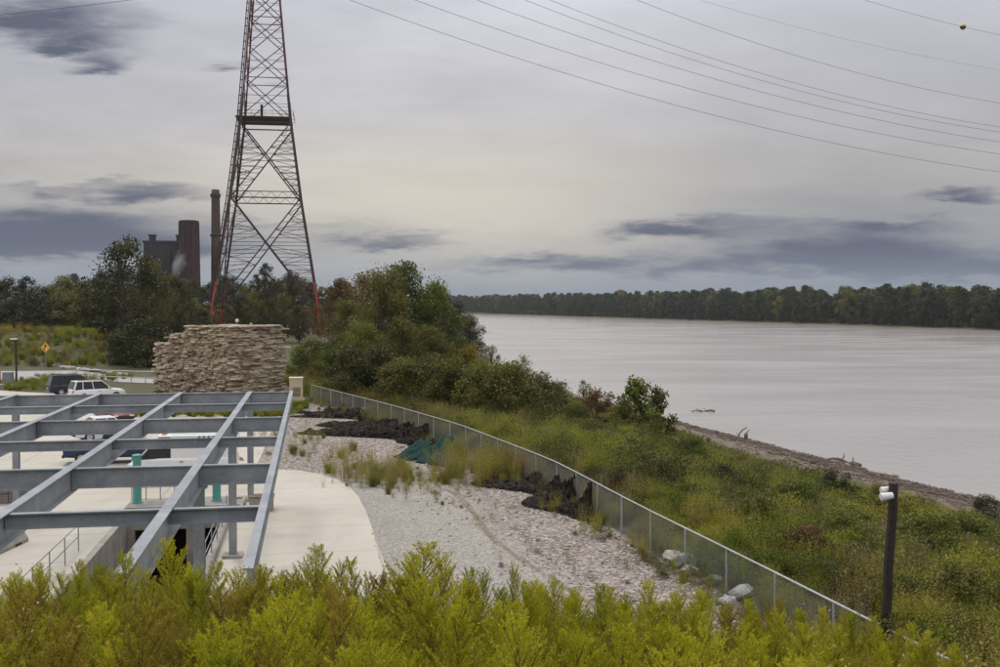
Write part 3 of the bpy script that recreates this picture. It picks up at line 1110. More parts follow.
# ------------------------------------------------------------------ trees
def tree_meshes(seed, h, w, base=.22, lobes=26, n=5200, leaf=.26, aspect=.62, droop=0.0):
    """unit tree of height h, crown width w: tapered trunk with limbs, crown of leaves in clumps with gaps"""
    rng = np.random.default_rng(seed)
    b = MB()
    tp = [Vector((0, 0, -.3))]
    x = y = 0.0
    for i in range(1, 7):
        x += rng.normal() * .018 * h
        y += rng.normal() * .018 * h
        tp.append(Vector((x, y, h * .86 * i / 6)))
    r0 = .020 * h
    b.path(tp, [r0 * (1 - .14 * i) for i in range(7)], 7)
    C = []
    for i in range(lobes):
        s = base + (0.97 - base) * ((i + rng.uniform()) / lobes)
        prof = math.sin(math.pi * min(1, max(.02, (s - base) / (1.06 - base))) ** .75)
        a = i * 2.4 + rng.normal() * .5
        rr = w * .5 * prof * rng.uniform(.35, 1.02)
        k = min(5, int(s / .86 * 6)) if s < .86 else 5
        p0 = tp[max(0, k - 1)].lerp(tp[k], .5)
        c = Vector((p0.x + math.cos(a) * rr, p0.y + math.sin(a) * rr, h * s - droop * rr))
        C.append(c)
        mid = (p0 + c) / 2 + Vector((0, 0, .03 * h))
        b.path([p0, mid, c], [r0 * .34, r0 * .22, r0 * .07], 4)
    C = np.array([tuple(c) for c in C])
    k = rng.integers(0, lobes, n)
    rad = w * rng.uniform(.085, .15, lobes)
    off = rng.normal(size=(n, 3))
    off /= np.linalg.norm(off, axis=1, keepdims=True)
    off *= (rng.uniform(0, 1, n) ** .45)[:, None] * rad[k][:, None] * np.array([1.1, 1.1, .85])
    # stray twigs
    off *= np.where(rng.uniform(size=n) < .12, 1.5, 1.0)[:, None]
    P = C[k] + off
    V, Q = leaves(rng, P, leaf, aspect, up=.8)
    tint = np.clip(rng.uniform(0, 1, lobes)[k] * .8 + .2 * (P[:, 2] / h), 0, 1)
    trunk = b.mesh('trunk')
    trunk.materials.append(M_BARK)
    crown = arr_mesh('crown', V, Q, tint, G['forest'])
    return trunk, crown, h


TREES = dict(
    broad=[tree_meshes(s, 14, 11, .12, 34, 7000, .34) for s in (31, 32, 33)],
    tall=[tree_meshes(s, 16, 8.5, .14, 32, 6500, .32) for s in (41, 42)],
    near=[tree_meshes(s, 12, 8.5, .05, 46, 15000, .21) for s in (51, 52, 53)],
    wispy=[tree_meshes(s, 8, 4.2, .06, 30, 3600, .19, .4) for s in (61, 62)],
    bush=[tree_meshes(s, 5, 5.6, .0, 30, 6500, .19) for s in (71, 72, 73)],
    sapling=[tree_meshes(81, 6, 4.6, .06, 30, 3600, .26, .8)],
)


def put_tree(kind, i, loc, h, width=None, leafm='forest', label=None, cat='tree', group=None, name='tree', rz=0.0):
    tr, cr, uh = TREES[kind][i % len(TREES[kind])]
    o = thing(name, label, cat, loc, rz, group)
    s = h / uh
    o.scale = (s * (width or 1.0), s * (width or 1.0), s)
    a = obj('trunk' if name != 'shrub' else 'stem', tr, None, o)
    c = obj('crown' if name != 'shrub' else 'foliage', cr, None, o)
    c.material_slots[0].link = 'OBJECT'
    c.material_slots[0].material = G[leafm]
    return o


def tree_px(kind, i, px, top, Y, width=None, leafm='forest', **kw):
    p = at(px, top, Y)
    z0 = zg(p.x, Y)
    return put_tree(kind, i, (p.x, Y, z0), p.z - z0, width, leafm, rz=random.uniform(0, 6.28), **kw)


def build_trees():
    random.seed(4)
    rr = random.uniform
    g1, l1 = 'trees of the wood behind the grassy rise', 'dark green tree in the wood behind the grassy rise at left'
    x = -62
    while x < 125:
        lm = random.choice(['forest', 'forest', 'forest', 'olive'])
        tree_px(random.choice(['broad', 'tall', 'broad']), random.randrange(3), x, rr(272, 287), rr(232, 300), rr(.95, 1.25), lm, label=l1 if lm == 'forest' else l1.replace('dark green', 'olive brown'), group=g1)
        x += rr(8, 13)
    x = -50
    while x < 120:      # front fringe of the same wood
        lm = random.choice(['forest', 'forest', 'olive'])
        tree_px('broad', random.randrange(3), x, rr(286, 303), rr(222, 236), rr(1.1, 1.4), lm, label='low ' + (l1 if lm == 'forest' else l1.replace('dark green', 'olive brown')).replace('in the wood', 'at the front of the wood'), group=g1)
        x += rr(13, 19)
    g2, l2 = 'trees of the wood behind the lattice tower', 'dark tree in the wood behind the lattice tower legs'
    x = 120
    while x < 345:
        tree_px(random.choice(['broad', 'tall']), random.randrange(3), x, rr(275, 288), rr(300, 370), rr(1.0, 1.3), random.choice(['forest', 'forest', 'olive']), label=l2 if x > 205 else 'dark tree in the wood below the power plant', group=g2)
        x += rr(8, 12)
    x = 165
    while x < 330:
        tree_px('broad', random.randrange(3), x, rr(296, 310), rr(282, 300), rr(1.15, 1.4), random.choice(['forest', 'olive']), label=l2, group=g2)
        x += rr(13, 18)
    for px, top, Y, lm in ((236, 298, 245, 'forest'), (252, 292, 248, 'olive'), (268, 299, 240, 'forest'), (284, 294, 246, 'olive'), (299, 306, 238, 'forest')):
        tree_px('broad', random.randrange(3), px, top, Y, .95, lm, label='tree standing between the lattice tower and the stone stack', group='trees between tower and stone stack')
    tree_px('tall', 0, 268, 263, 315, .85, 'forest', label='tall tree rising between the legs of the lattice tower', group=g2)
    tree_px('tall', 1, 294, 270, 322, .8, 'forest', label='slim tree just inside the right legs of the lattice tower', group=g2)
    # big trees left of the stone stack
    tree_px('broad', 0, 127, 239, 166, 1.02, 'forest', label='tallest dark tree at left, its top rising above the wood', cat='tree')
    tree_px('broad', 1, 152, 262, 176, .9, 'olive', label='olive tree leaning on the tallest dark tree, below the grey plant', cat='tree')
    tree_px('broad', 2, 176, 277, 186, .9, 'forest', label='dark tree below the red plant stack', cat='tree')
    tree_px('broad', 1, 104, 270, 176, .8, 'forest', label='dark tree on the left flank of the tallest tree', cat='tree')
    tree_px('bush', 1, 148, 318, 150, 1.3, 'forest', name='shrub', label='dark bush at the left end of the stone stack', cat='shrub')
    tree_px('bush', 2, 122, 332, 154, 1.2, 'forest', name='shrub', label='dark bush at the foot of the tallest tree', cat='shrub')
    for i, (px, top, Y, lm) in enumerate(((172, 306, 196, 'forest'), (192, 300, 205, 'olive'), (206, 310, 200, 'forest'))):
        tree_px('broad', i, px, top, Y, 1.2, lm, label='low dark tree filling the gap behind the left end of the stone stack', group='low trees behind the stone stack')
    # behind the right end of the stone stack
    g3 = 'bushes between the stone stack and the fence corner'
    for i, (px, top, Y, lm) in enumerate(((300, 347, 126, 'green'), (312, 340, 134, 'green'), (330, 350, 122, 'green'), (342, 340, 126, 'forest'), (318, 362, 118, 'olive'))):
        tree_px('bush', i, px, top, Y, 1.0, lm, name='shrub', label='fresh green bush between the stone stack and the fence corner', cat='shrub', group=g3)
    # the grove right of the tower
    grove = [('near', 0, 340, 280, 165, 1.05, 'rust', 'russet tree beside the right leg of the lattice tower'),
             ('near', 1, 366, 274, 150, 1.05, 'rust', 'russet tree behind the big riverside tree'),
             ('near', 2, 352, 300, 128, 1.15, 'olive', 'olive tree in front of the russet trees'),
             ('near', 0, 405, 263, 122, 1.08, 'green', 'tallest green riverside tree beyond the fence'),
             ('near', 1, 382, 270, 118, 1.0, 'olive', 'olive green tree on the left side of the tallest riverside tree'),
             ('near', 2, 428, 281, 126, .95, 'green', 'green tree on the right shoulder of the tallest riverside tree'),
             ('near', 0, 400, 318, 104, 1.1, 'olive', 'lower olive tree in front of the tallest riverside tree'),
             ('near', 1, 360, 322, 108, 1.1, 'green', 'green tree right above the far end of the fence'),
             ('near', 2, 430, 326, 106, 1.0, 'olive', 'olive tree leaning toward the river in front of the grove'),
             ('near', 0, 452, 300, 185, 1.05, 'forest', 'dark tree at the river end of the grove'),
             ('near', 1, 470, 315, 178, 1.0, 'forest', 'dark rounded tree overhanging the river bank'),
             ('near', 2, 448, 318, 150, 1.0, 'forest', 'dark tree behind the yellowing bush'),
             ('near', 2, 440, 289, 205, 1.0, 'forest', 'dark tree peeping over the right end of the grove')]
    for k, i, px, top, Y, w, lm, lb in grove:
        tree_px(k, i, px, top, Y, w, lm, label=lb)
    tree_px('bush', 0, 466, 346, 128, .8, 'yellow', name='shrub', label='yellowing bush at the river end of the grove', cat='shrub')
    g4 = 'thicket bushes along the fence'
    random.seed(9)
    for i in range(26):
        px = 352 + i * 6.4 + rr(-3, 3)
        lm, cw = random.choice([('olive', 'olive brown'), ('green', 'fresh green'), ('forest', 'dark green'), ('olive', 'olive brown')])
        Y = rr(98, 106) - max(0, (px - 370)) * .09
        top = 350 + (px - 330) * .12 + rr(-8, 10)
        tree_px('bush', i, px, top, Y, rr(.9, 1.15), lm, name='shrub', label=cw + ' bush in the thicket just beyond the fence below the grove', cat='shrub', group=g4)
    special = [('wispy', 0, 521, 355, 114, 1.15, 'green', 'slender feathery sapling against the river above the thicket', 'tree'),
               ('wispy', 1, 497, 345, 135, 1.0, 'olive', 'small feathery tree at the end of the dark grove', 'tree'),
               ('wispy', 0, 545, 372, 112, 1.1, 'green', 'feathery sapling right of the slender one', 'tree'),
               ('bush', 1, 530, 374, 100, 1.15, 'olive', 'rounded olive bush on the bank below the feathery saplings', 'shrub'),
               ('bush', 2, 505, 366, 102, 1.1, 'green', 'rounded green bush left of the olive one', 'shrub'),
               ('bush', 0, 556, 382, 104, 1.0, 'green', 'low bush at the right end of the thicket', 'shrub'),
               ('wispy', 1, 582, 380, 118, 1.0, 'olive', 'leaning wispy shrub by the water halfway along the bank', 'shrub'),
               ('bush', 0, 596, 390, 108, 1.1, 'rust', 'brown twiggy bush on the bank', 'shrub'),
               ('sapling', 0, 637, 379, 102, 1.0, 'green', 'round-leaved green sapling standing on the river bank', 'tree'),
               ('sapling', 0, 657, 388, 110, .8, 'olive', 'thin yellowing sapling beside the round-leaved one', 'tree'),
               ('bush', 2, 625, 404, 100, .95, 'olive', 'bush at the foot of the bank saplings', 'shrub'),
               ('bush', 1, 575, 402, 98, .9, 'green', 'bushy green clump between thicket and saplings', 'shrub')]
    # bushes standing out of the brush on the slope: pixel of the foot, height, spread
    bank = [(832, 516, 1.5, 1.1, 'forest', 'dark bush near the driftwood band, left of the pole top'), (985, 522, 1.5, 1.0, 'forest', 'dark bush by the driftwood band at the right edge'),
            (797, 528, 1.3, 1.2, 'green', 'green bush on the slope halfway between fence and driftwood'), (760, 545, 1.3, 1.1, 'olive', 'olive bush just above the fence rail, two posts left of the pole'),
            (930, 575, 1.6, 1.3, 'green', 'broad green bush on the slope right of the pole'), (968, 566, 1.5, 1.2, 'green', 'green bush behind the broad one right of the pole'), (955, 625, 1.2, 1.2, 'olive', 'olive bush low on the right edge beyond the fence'),
            (845, 560, 1.4, 1.3, 'green', 'green bush left of the pole at half its height'), (806, 575, 1.1, 1.2, 'rust', 'russet bush just beyond the fence left of the pole'), (722, 505, 1.4, 1.3, 'forest', 'dark bush on the slope above the third bay left of the pole'),
            (690, 480, 1.5, 1.2, 'green', 'green bush on the slope right below the saplings'), (664, 497, 1.2, 1.2, 'olive', 'olive bush between saplings and fence'), (632, 470, 1.4, 1.3, 'green', 'bright bush below the round-leaved sapling'),
            (590, 452, 1.4, 1.3, 'olive', 'olive bush just beyond the fence above the hung netting'), (560, 432, 1.5, 1.2, 'green', 'green bush just beyond the fence left of the olive one'), (740, 478, 1.2, 1.2, 'yellow', 'yellowish bush near the start of the driftwood band'),
            (905, 540, 1.2, 1.1, 'yellow', 'yellow flowering bush beside the middle of the pole'), (880, 515, 1.2, 1.2, 'olive', 'olive bush behind the upper part of the pole'), (780, 498, 1.1, 1.2, 'green', 'small green bush against the driftwood band')]
    for i, (px, py, h, w, lm, lb) in enumerate(bank):
        z = -3.0
        for _ in range(12):
            p = gnd(px, py, z)
            z = .5 * z + .5 * zg(p.x, p.y)
        put_tree('bush', i, (p.x, p.y, zg(p.x, p.y)), h * 1.5, w * 1.05, lm, label=lb, cat='shrub', name='shrub', group='bushes on the river bank slope', rz=i * 1.1)
    for k, i, px, top, Y, w, lm, lb, ct in special:
        tree_px(k, i, px, top, Y, w, lm, label=lb, cat=ct, name='shrub' if ct == 'shrub' else 'tree')


build_trees()


def build_far_wood():
    rng = np.random.default_rng(8)
    var = []
    for s, mt in ((301, 'forest'), (302, 'forest'), (303, 'olive'), (304, 'green'), (305, 'yellow'), (306, 'forest')):
        tr, cr, h = tree_meshes(s, 24, 17, .10, 30, 3600, .95, .75)
        cr.materials.clear()
        cr.materials.append(G[mt])
        var.append(cr)
    pts, rot, scl, idx = [], [], [], []
    Y = 380.0
    while Y < 2300:
        for row in range(4):
            yy = Y + rng.normal() * 4
            X = float(far_x(yy)) + 17 + row * 14 + rng.normal() * 4
            pts.append((X, yy, WATER_Z + 2.4))
            rot.append(rng.uniform(0, 6.28))
            scl.append(rng.uniform(.68, 1.16) * (1 + .05 * row))
            idx.append(rng.choice([0, 1, 5, 2, 3, 4], p=[.34, .28, .24, .08, .04, .02]))
        Y += 7.0 if Y < 1200 else 12.0
    # low growth at the foot of the trees
    for _ in range(900):
        yy = rng.uniform(380, 1700)
        pts.append((float(far_x(yy)) + rng.uniform(9, 15), yy, WATER_Z + 1.6))
        rot.append(rng.uniform(0, 6.28))
        scl.append(rng.uniform(.12, .3))
        idx.append(rng.choice([0, 2, 3, 5]))
    scatter('far_bank_wood', pts, rot, scl, idx, var, 'unbroken dark wood along the far bank of the river', 'wood')


build_far_wood()

# ------------------------------------------------------------------ steel roof frame
def ibeam(b, a, c, depth, width, tf=0.028, tw=0.016):
    """I section from a to c, top flange at the given height"""
    a, c = Vector(a), Vector(c)
    L = (c - a).length
    rz = math.atan2((c - a).y, (c - a).x)
    m = (a + c) / 2
    b.box((m.x, m.y, m.z - tf / 2), (L, width, tf), rz)
    b.box((m.x, m.y, m.z - depth + tf / 2), (L, width, tf), rz)
    b.box((m.x, m.y, m.z - depth / 2), (L, tw, depth - 2 * tf), rz)


def build_frame():
    root = thing('steel_roof_frame', 'grey galvanised steel beam grid on columns over the concrete apron', 'steel frame', pg(-16, -9, 0), PG_RZ)
    inv = root.matrix_basis.inverted()

    def add(b, name):
        b.v = [tuple(inv @ Vector(v)) for v in b.v]
        return b.build(name, M_GALV, root)
    ZT = 5.0
    vb = [0.0, -1.84, -4.86, -8.34, -11.84, -15.34]
    u_near = -33.4
    for i, v in enumerate(vb):
        b = MB()
        d = .34 if i == 0 else .60
        ibeam(b, pg(0.12, v, ZT), pg(u_near, v, ZT), d, .16 if i == 0 else .22)
        o = add(b, 'long_beam')
    # cross members: deep girders on the column lines, lighter purlins between
    us = [0.0, -5.55, -11.05, -16.7, -22.3, -28.1]
    for j, u in enumerate(us):
        deep = j % 2 == 0
        for i in range(len(vb) - 1):
            v1, v0 = vb[i], vb[i + 1]
            b = MB()
            ibeam(b, pg(u, v0 + .02, ZT - .035), pg(u, v1 - .02, ZT - .035), .50 if deep else .30, .17)
            o = add(b, 'girder' if deep else 'purlin')
            # web stiffener plates at the ends
            s = MB()
            for vv in (v0 + .04, v1 - .04):
                s.box(pg(u, vv, ZT - (.30 if deep else .2)), (.014, .15, .40 if deep else .22), PG_RZ)
            if i in (0, 1, 2):
                add(s, 'stiffener')
    for v in (vb[1], vb[4]):
        for u in (0.0, -11.05, -22.3, -33.0):
            b = MB()
            w = .26
            zt, zb = ZT - .60, 0.10
            zb = zb if u > -30 else 2.0
            b.box(pg(u, v, (zt + zb) / 2), (.012, w - .03, zt - zb), PG_RZ)
            b.box(pg(u - w / 2, v, (zt + zb) / 2), (w, .016, zt - zb), PG_RZ)
            b.box(pg(u + w / 2, v, (zt + zb) / 2), (w, .016, zt - zb), PG_RZ)
            c = add(b, 'column')
            p = MB().box(pg(u, v, zt + .01), (.42, .42, .03), PG_RZ)
            p.box(pg(u, v, zb + .01), (.42, .42, .03), PG_RZ)
            p.v = [tuple(inv @ Vector(q)) for q in p.v]
            p.build('base_plate', M_GALV, c)
    # bolts on a girder splice
    bl = MB()
    for k in range(4):
        for s in (-.07, .07):
            p = pg(-16.7 - .0 + s, vb[1] - .55 + k * .14, ZT - .03)
            bl.lathe(p, [(.035, 0), (.035, .05)], 6)
    add(bl, 'splice_bolts')
    # concrete piers below the columns
    for v in (vb[1], vb[4]):
        for u in (0.0, -11.05, -22.3):
            if v == vb[4] and u < -15:
                continue
            b = MB().box(pg(u, v, .06), (.7, .7, .20), PG_RZ)
            b.v = [tuple(inv @ Vector(q)) for q in b.v]
            b.build('pier', M_CONC2, root, bevel=.02)


build_frame()


def build_bay():
    """sunken service bay with concrete walls, rails and a pump platform at its head"""
    u0, u1, v0, v1 = PIT
    root = thing('sunken_service_bay', 'open sunken concrete bay below the steel frame with dark inside', 'service bay', pg((u0 + u1) / 2, (v0 + v1) / 2, 0), PG_RZ)
    inv = root.matrix_basis.inverted()

    def add(b, name, m, parent=None, bevel=0):
        b.v = [tuple(inv @ Vector(v)) for v in b.v]
        return b.build(name, m, parent or root, bevel=bevel)
    D = 3.4
    L = u1 - u0
    W = v1 - v0
    for v, s in ((v0, -1), (v1, 1)):
        zt = .12 if s < 0 else .34
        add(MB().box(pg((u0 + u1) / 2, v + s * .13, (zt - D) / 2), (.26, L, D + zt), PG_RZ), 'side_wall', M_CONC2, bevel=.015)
    add(MB().box(pg((u0 + u1) / 2, (v0 + v1) / 2, -D - .1), (W + .5, L + .5, .2), PG_RZ), 'bay_floor', M_CONC2)
    # head of the bay: two dark openings either side of a pillar lead under the platform
    add(MB().box(pg(u1 + .13, (v0 + v1) / 2, -.26), (W - .004, .26, .30), PG_RZ), 'lintel', M_CONC2)
    add(MB().box(pg(u1 + .13, v0 + 2.55, -1.9), (.34, .30, 2.97), PG_RZ), 'pillar', M_CONC2)
    add(MB().box(pg(u1 + .13, v0 + .16, -1.9), (.30, .24, 2.97), PG_RZ), 'jamb', M_CONC2)
    add(MB().box(pg(u1 + 2.3, (v0 + v1) / 2, -D - .1), (W + .5, 4.0, .2), PG_RZ), 'inner_floor', M_CONC2)
    for v, s in ((v0, -1), (v1, 1)):
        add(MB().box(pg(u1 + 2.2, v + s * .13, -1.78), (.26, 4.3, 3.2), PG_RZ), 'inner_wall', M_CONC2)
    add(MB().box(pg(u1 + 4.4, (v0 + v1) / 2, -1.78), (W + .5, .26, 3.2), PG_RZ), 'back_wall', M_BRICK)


build_bay()


def railing(name, pts, h, label, posts=5, rails=(1.0, .55), r=.022, m=None):
    a, b = Vector(pts[0]), Vector(pts[1])
    root = thing(name, label, 'railing', a)
    for i in range(posts):
        p = a.lerp(b, i / (posts - 1)) - a
        MB().tube(p, p + Vector((0, 0, h)), r, 6).build('post', m or M_GALV, root)
    for k in rails:
        MB().tube(Vector((0, 0, h * k)), b - a + Vector((0, 0, h * k)), r * .8, 6).build('rail', m or M_GALV, root)
    return root


u0, u1, v0, v1 = PIT
railing('railing', (pg(-20, v0 - .75, .05), pg(-9.2, v0 - .75, .05)), .95, 'thin grey pipe railing along the left side of the sunken bay', 6)
railing('railing', (pg(-20.4, v1 + .13, .34), pg(-5.0, v1 + .13, .34)), .85, 'thin grey pipe railing on the right wall of the sunken bay', 8)
railing('railing', (pg(-1.0, v0 - .2, .38), pg(-1.0, v1 - 1.2, .38)), 1.0, 'thin grey pipe railing behind the pump platform', 6)


def build_platform():
    root = thing('pump_platform', 'low concrete platform at the head of the sunken bay', 'platform', pg(-2.0, (v0 + v1) / 2 + .2, 0), PG_RZ)
    MB().box((0, 0, .19), (4.9, 3.0, .36)).build('slab', M_CONC2, root, bevel=.03)
    MB().box((0, -1.1, .42), (4.7, .22, .10)).build('kerb', M_CONC2, root, bevel=.02)
    for i, (v, dz, lb) in enumerate(((v0 + .12, 2.05, 'teal painted pump riser behind the left side of the platform'), (v1 - .55, 1.15, 'teal painted pump riser at the right side of the platform'))):
        p = pg(-1.6, v, .372)
        t = thing('pump_riser', lb, 'pipe', p)
        MB().lathe((0, 0, 0), [(.23, 0), (.23, .06), (.18, .07), (.18, dz - .06), (.20, dz - .05), (.20, dz)], 18).build('pipe', M_TEAL, t)
        MB().lathe((0, 0, dz), [(.21, 0), (.21, .03), (.17, .05), (.05, .06)], 14).build('cap', M_TEAL, t)
    # small gear on the platform
    t = thing('valve_box', 'small brown box standing on the pump platform', 'box', pg(-1.5, v0 + 2.15, .372), PG_RZ)
    bm = mat('rusty brown steel', worn((.10, .07, .05), (.16, .12, .09), 5), rough=.8)
    MB().box((0, 0, .2), (.32, .3, .40)).build('body', bm, t, bevel=.015)
    MB().box((0, 0, .415), (.36, .34, .03)).build('lid', M_BLACK, t)
    t = thing('valve_box', 'small dark box beside the right pump riser', 'box', pg(-1.2, v1 + .35, .05), PG_RZ)
    MB().box((0, 0, .16), (.30, .28, .32)).build('body', M_BLACK, t, bevel=.015)
    MB().box((0, 0, .335), (.34, .32, .03)).build('lid', bm, t)
    t = thing('concrete_block', 'square concrete pier block near the far right column', 'block', pg(-2.4, -1.25, .05), PG_RZ)
    MB().box((0, 0, .30), (1.0, .8, .60)).build('block_body', M_CONC2, t, bevel=.03)
    MB().box((0, 0, .615), (1.1, .9, .03)).build('cap_plate', bm, t)


build_platform()


def build_yard_blocks():
    t = thing('concrete_barrier', 'long precast concrete barrier lying at the left edge of the apron', 'barrier', (-18.1, 38.2, .05), R(88))
    prof = [(-.30, 0), (.30, 0), (.30, .12), (.16, .34), (.12, .62), (-.12, .62), (-.16, .34), (-.30, .12)]
    b = MB()
    n = len(prof)
    for X in (-2.2, 2.2):
        for y, z in prof:
            b.v.append((X, y, z))
    b.f = [tuple(range(n)), tuple(range(n, 2 * n))[::-1]] + [(i, n + i, n + (i + 1) % n, (i + 1) % n) for i in range(n)]
    b.build('barrier_body', M_CONC2, t, bevel=.02)
    for s in (-1, 1):
        MB().box((s * 1.4, 0, .05), (.5, .605, .10)).build('lift_slot', M_INK, t)
    t = thing('block_pallet', 'grey block stack at the left edge seen below the steel beams', 'block stack', gnd(2, 503), R(8))
    for a in range(3):
        for c in range(3):
            MB().box((-.8 + c * .8, 0, .27 + a * .42), (.78, .9, .40)).build('block', mat('grey masonry block', worn((.17, .15, .14), (.25, .23, .21), 3, .4, 20), rough=.9), t, bevel=.015)
    b = MB()
    for k in (-.4, 0, .4):
        b.box((0, k, .03), (2.4, .10, .09))
    b.build('pallet', M_DRIFT, t)
    t = thing('timber_skid', 'flat dark skid lying on the apron left of the sunken bay', 'skid', gnd(47, 525), PG_RZ)
    for k in range(4):
        MB().box((0, -.45 + .3 * k, .16), (1.5, .26, .06)).build('board', M_DRIFT, t)
    for s in (-.6, .6):
        MB().box((s, 0, .06), (.12, 1.2, .12)).build('runner', M_BLACK, t)


build_yard_blocks()

# ------------------------------------------------------------------ chain link fence
def build_fence():
    xs = [(fx_, y) for y, fx_ in FEN if 20 < y < 101]
    # arc-length resample from near (bottom right of the photo) to the far corner
    Y = np.linspace(15.0, 100.0, 900)
    X = fx(Y)
    # soften the corners of the traced line
    ker = np.hanning(81)
    ker /= ker.sum()
    Xs = np.convolve(np.pad(X, 40, mode='edge'), ker, 'valid')
    Xs[:40] = X[:40]
    Xs[-40:] = X[-40:]
    seg = np.hypot(np.diff(Xs), np.diff(Y))
    s = np.concatenate([[0], np.cumsum(seg)])
    H, step = 1.52, 3.05
    root = thing('chain_link_fence', 'galvanised chain link fence with top rail between gravel yard and river bank', 'fence', (float(Xs[0]), float(Y[0]), 0))
    o = Vector(root.location)
    n = int(s[-1] / step)
    P = []
    for i in range(n + 1):
        x, y = float(np.interp(i * step, s, Xs)), float(np.interp(i * step, s, Y))
        P.append(Vector((x, y, max(zg(x, y), 0.0))))
    for i, p in enumerate(P):
        b = MB().tube(p - o - Vector((0, 0, .3)), p - o + Vector((0, 0, H - .02)), .030 if i % 9 else .042, 8)
        q = b.build('post', M_RAIL, root)
    b = None
    for i in range(n):
        a, c = P[i], P[i + 1]
        MB().tube(a - o + Vector((0, 0, H)), c - o + Vector((0, 0, H)), .030, 8).build('top_rail', M_RAIL, root)
        # fabric of this bay: two families of slanting wires
        d = (c - a)
        L = Vector((d.x, d.y, 0)).length
        w = MB()
        cell, hh, r = .058, H - .06, .0023
        for fam in (1, -1):
            k = -int(hh / cell) - 1
            while k * cell < L + hh:
                # line x = k*cell + fam*z
                x0 = k * cell
                z_lo, z_hi = 0.0, hh
                if fam == 1:
                    z_lo, z_hi = max(0, -x0), min(hh, L - x0)
                    e0, e1 = x0 + z_lo, x0 + z_hi
                else:
                    z_lo, z_hi = max(0, x0 - L), min(hh, x0)
                    e0, e1 = x0 - z_lo, x0 - z_hi
                if z_hi - z_lo > .03:
                    off = Vector((-d.y, d.x, 0)).normalized() * (r * fam)
                    A = a - o + d * (e0 / L) + Vector((0, 0, .05 + z_lo)) + off
                    B = a - o + d * (e1 / L) + Vector((0, 0, .05 + z_hi)) + off
                    w.tube(A, B, r, 3, cap=False)
                k += 1
        w.build('chain_link_mesh', M_CHAIN, root)
        w2 = MB().tube(a - o + Vector((0, 0, .05)), c - o + Vector((0, 0, .05)), .004, 3)
        w2.build('tension_wire', M_CHAIN, root)


build_fence()


def build_left_rail():
    a, c = gnd(76, 381), gnd(160, 384)
    root = thing('rail_fence', 'low grey rail fence behind the parked cars left of the stone stack', 'fence', a)
    o = Vector(a)
    n = 7
    for i in range(n):
        p = Vector(a).lerp(Vector(c), i / (n - 1)) - o
        MB().tube(p - Vector((0, 0, .2)), p + Vector((0, 0, 1.35)), .05, 6).build('post', M_RAIL, root)
    for z in (1.32, .62):
        MB().tube(Vector((0, 0, z)), Vector(c) - o + Vector((0, 0, z)), .055, 6).build('rail', M_RAIL, root)


build_left_rail()

# ------------------------------------------------------------------ netting heaps and tarps by the fence
def drape(name, Y0, Y1, width, m, label, cat, seed, hooks=(), hh=.32, drop=.03, edge=1.0):
    """crumpled sheet lying on the gravel against the fence; hooks: (Y, spread, height) where it hangs up the mesh"""
    rng = np.random.default_rng(seed)
    ns, nt = int((Y1 - Y0) * 9), int(width * 12)
    fr = [(rng.uniform(.8, 2.2) if q < 6 else rng.uniform(2.5, 4.5), rng.uniform(0, 6.28), rng.uniform(-1.5, 1.5), rng.uniform(.4, 1)) for q in range(9)]
    V, Q = [], []
    for i in range(ns + 1):
        s = i / ns
        Y = Y0 + (Y1 - Y0) * s
        env = max(.06, math.sin(math.pi * min(1, max(0, s))) ** .45)
        wd = width * env * (.62 + .38 * math.sin(s * 11 + seed) * math.sin(s * 5.2 + 1 + seed * .3)) * edge
        for j in range(nt + 1):
            t = j / nt
            off = .10 + (1 - t) * wd
            X = float(fx(Y)) - off
            z = 0.0
            for f, ph, sk, am in fr:
                z += am * (1 - abs(math.sin(f * (off + sk * .6 * (Y - Y0)) + ph + .5 * math.sin(Y * 1.3 + ph))))
            z = hh * max(0, z / 6.4 - .22) * 2.6
            z *= min(1, (1 - abs(2 * t - 1)) * 5 + .12) * min(1, env * 2)
            for hy, sp, hz in hooks:
                g = math.exp(-((Y - hy) / (sp * (1.25 - t * .8))) ** 2)
                z += hz * g * (max(0, t - .15) / .85) ** 1.5
            V.append((X + rng.normal() * .025, Y + rng.normal() * .025, .05 + z * rng.uniform(.8, 1.15) + rng.uniform(0, .06)))
    for i in range(ns):
        for j in range(nt):
            k = i * (nt + 1) + j
            hole = .5 + .5 * math.sin(i * .61 + 2 * math.sin(j * .33)) * math.sin(j * .47 + i * .13)
            if rng.uniform() > .03 + .15 * hole:
                Q.append((k, k + 1, k + nt + 2, k + nt + 1))
    V = np.array(V)
    o0 = Vector((float(V[:, 0].mean()), float(V[:, 1].mean()), 0))
    me = arr_mesh(name, V - np.array(o0), Q, None, m)
    o = obj(name, me, m)
    o.location = o0
    sol = o.modifiers.new('thickness', 'SOLIDIFY')
    sol.thickness = .02
    return tag(o, label, cat)


drape('netting_heap', 43.8, 57.5, 4.0, M_NET, 'crumpled black netting hung from the fence rail at two points', 'netting', 3, hooks=((45.3, .75, 1.38), (47.6, .8, 1.25), (50.2, 1.1, .9), (52.6, 1.0, .6)), hh=.22)
drape('netting_heap', 67.5, 82.0, 8.4, M_NET, 'big sprawling heap of black netting on the gravel by the far fence', 'netting', 6, hooks=((71.5, .8, .9), (74, .9, .7), (77.5, 1.0, .6)), hh=.26)
drape('netting_heap', 82.6, 90.5, 6.5, M_NET, 'smaller black netting heap nearest the tan cabinet', 'netting', 8, hooks=((84.5, 1.0, .7),), hh=.24)


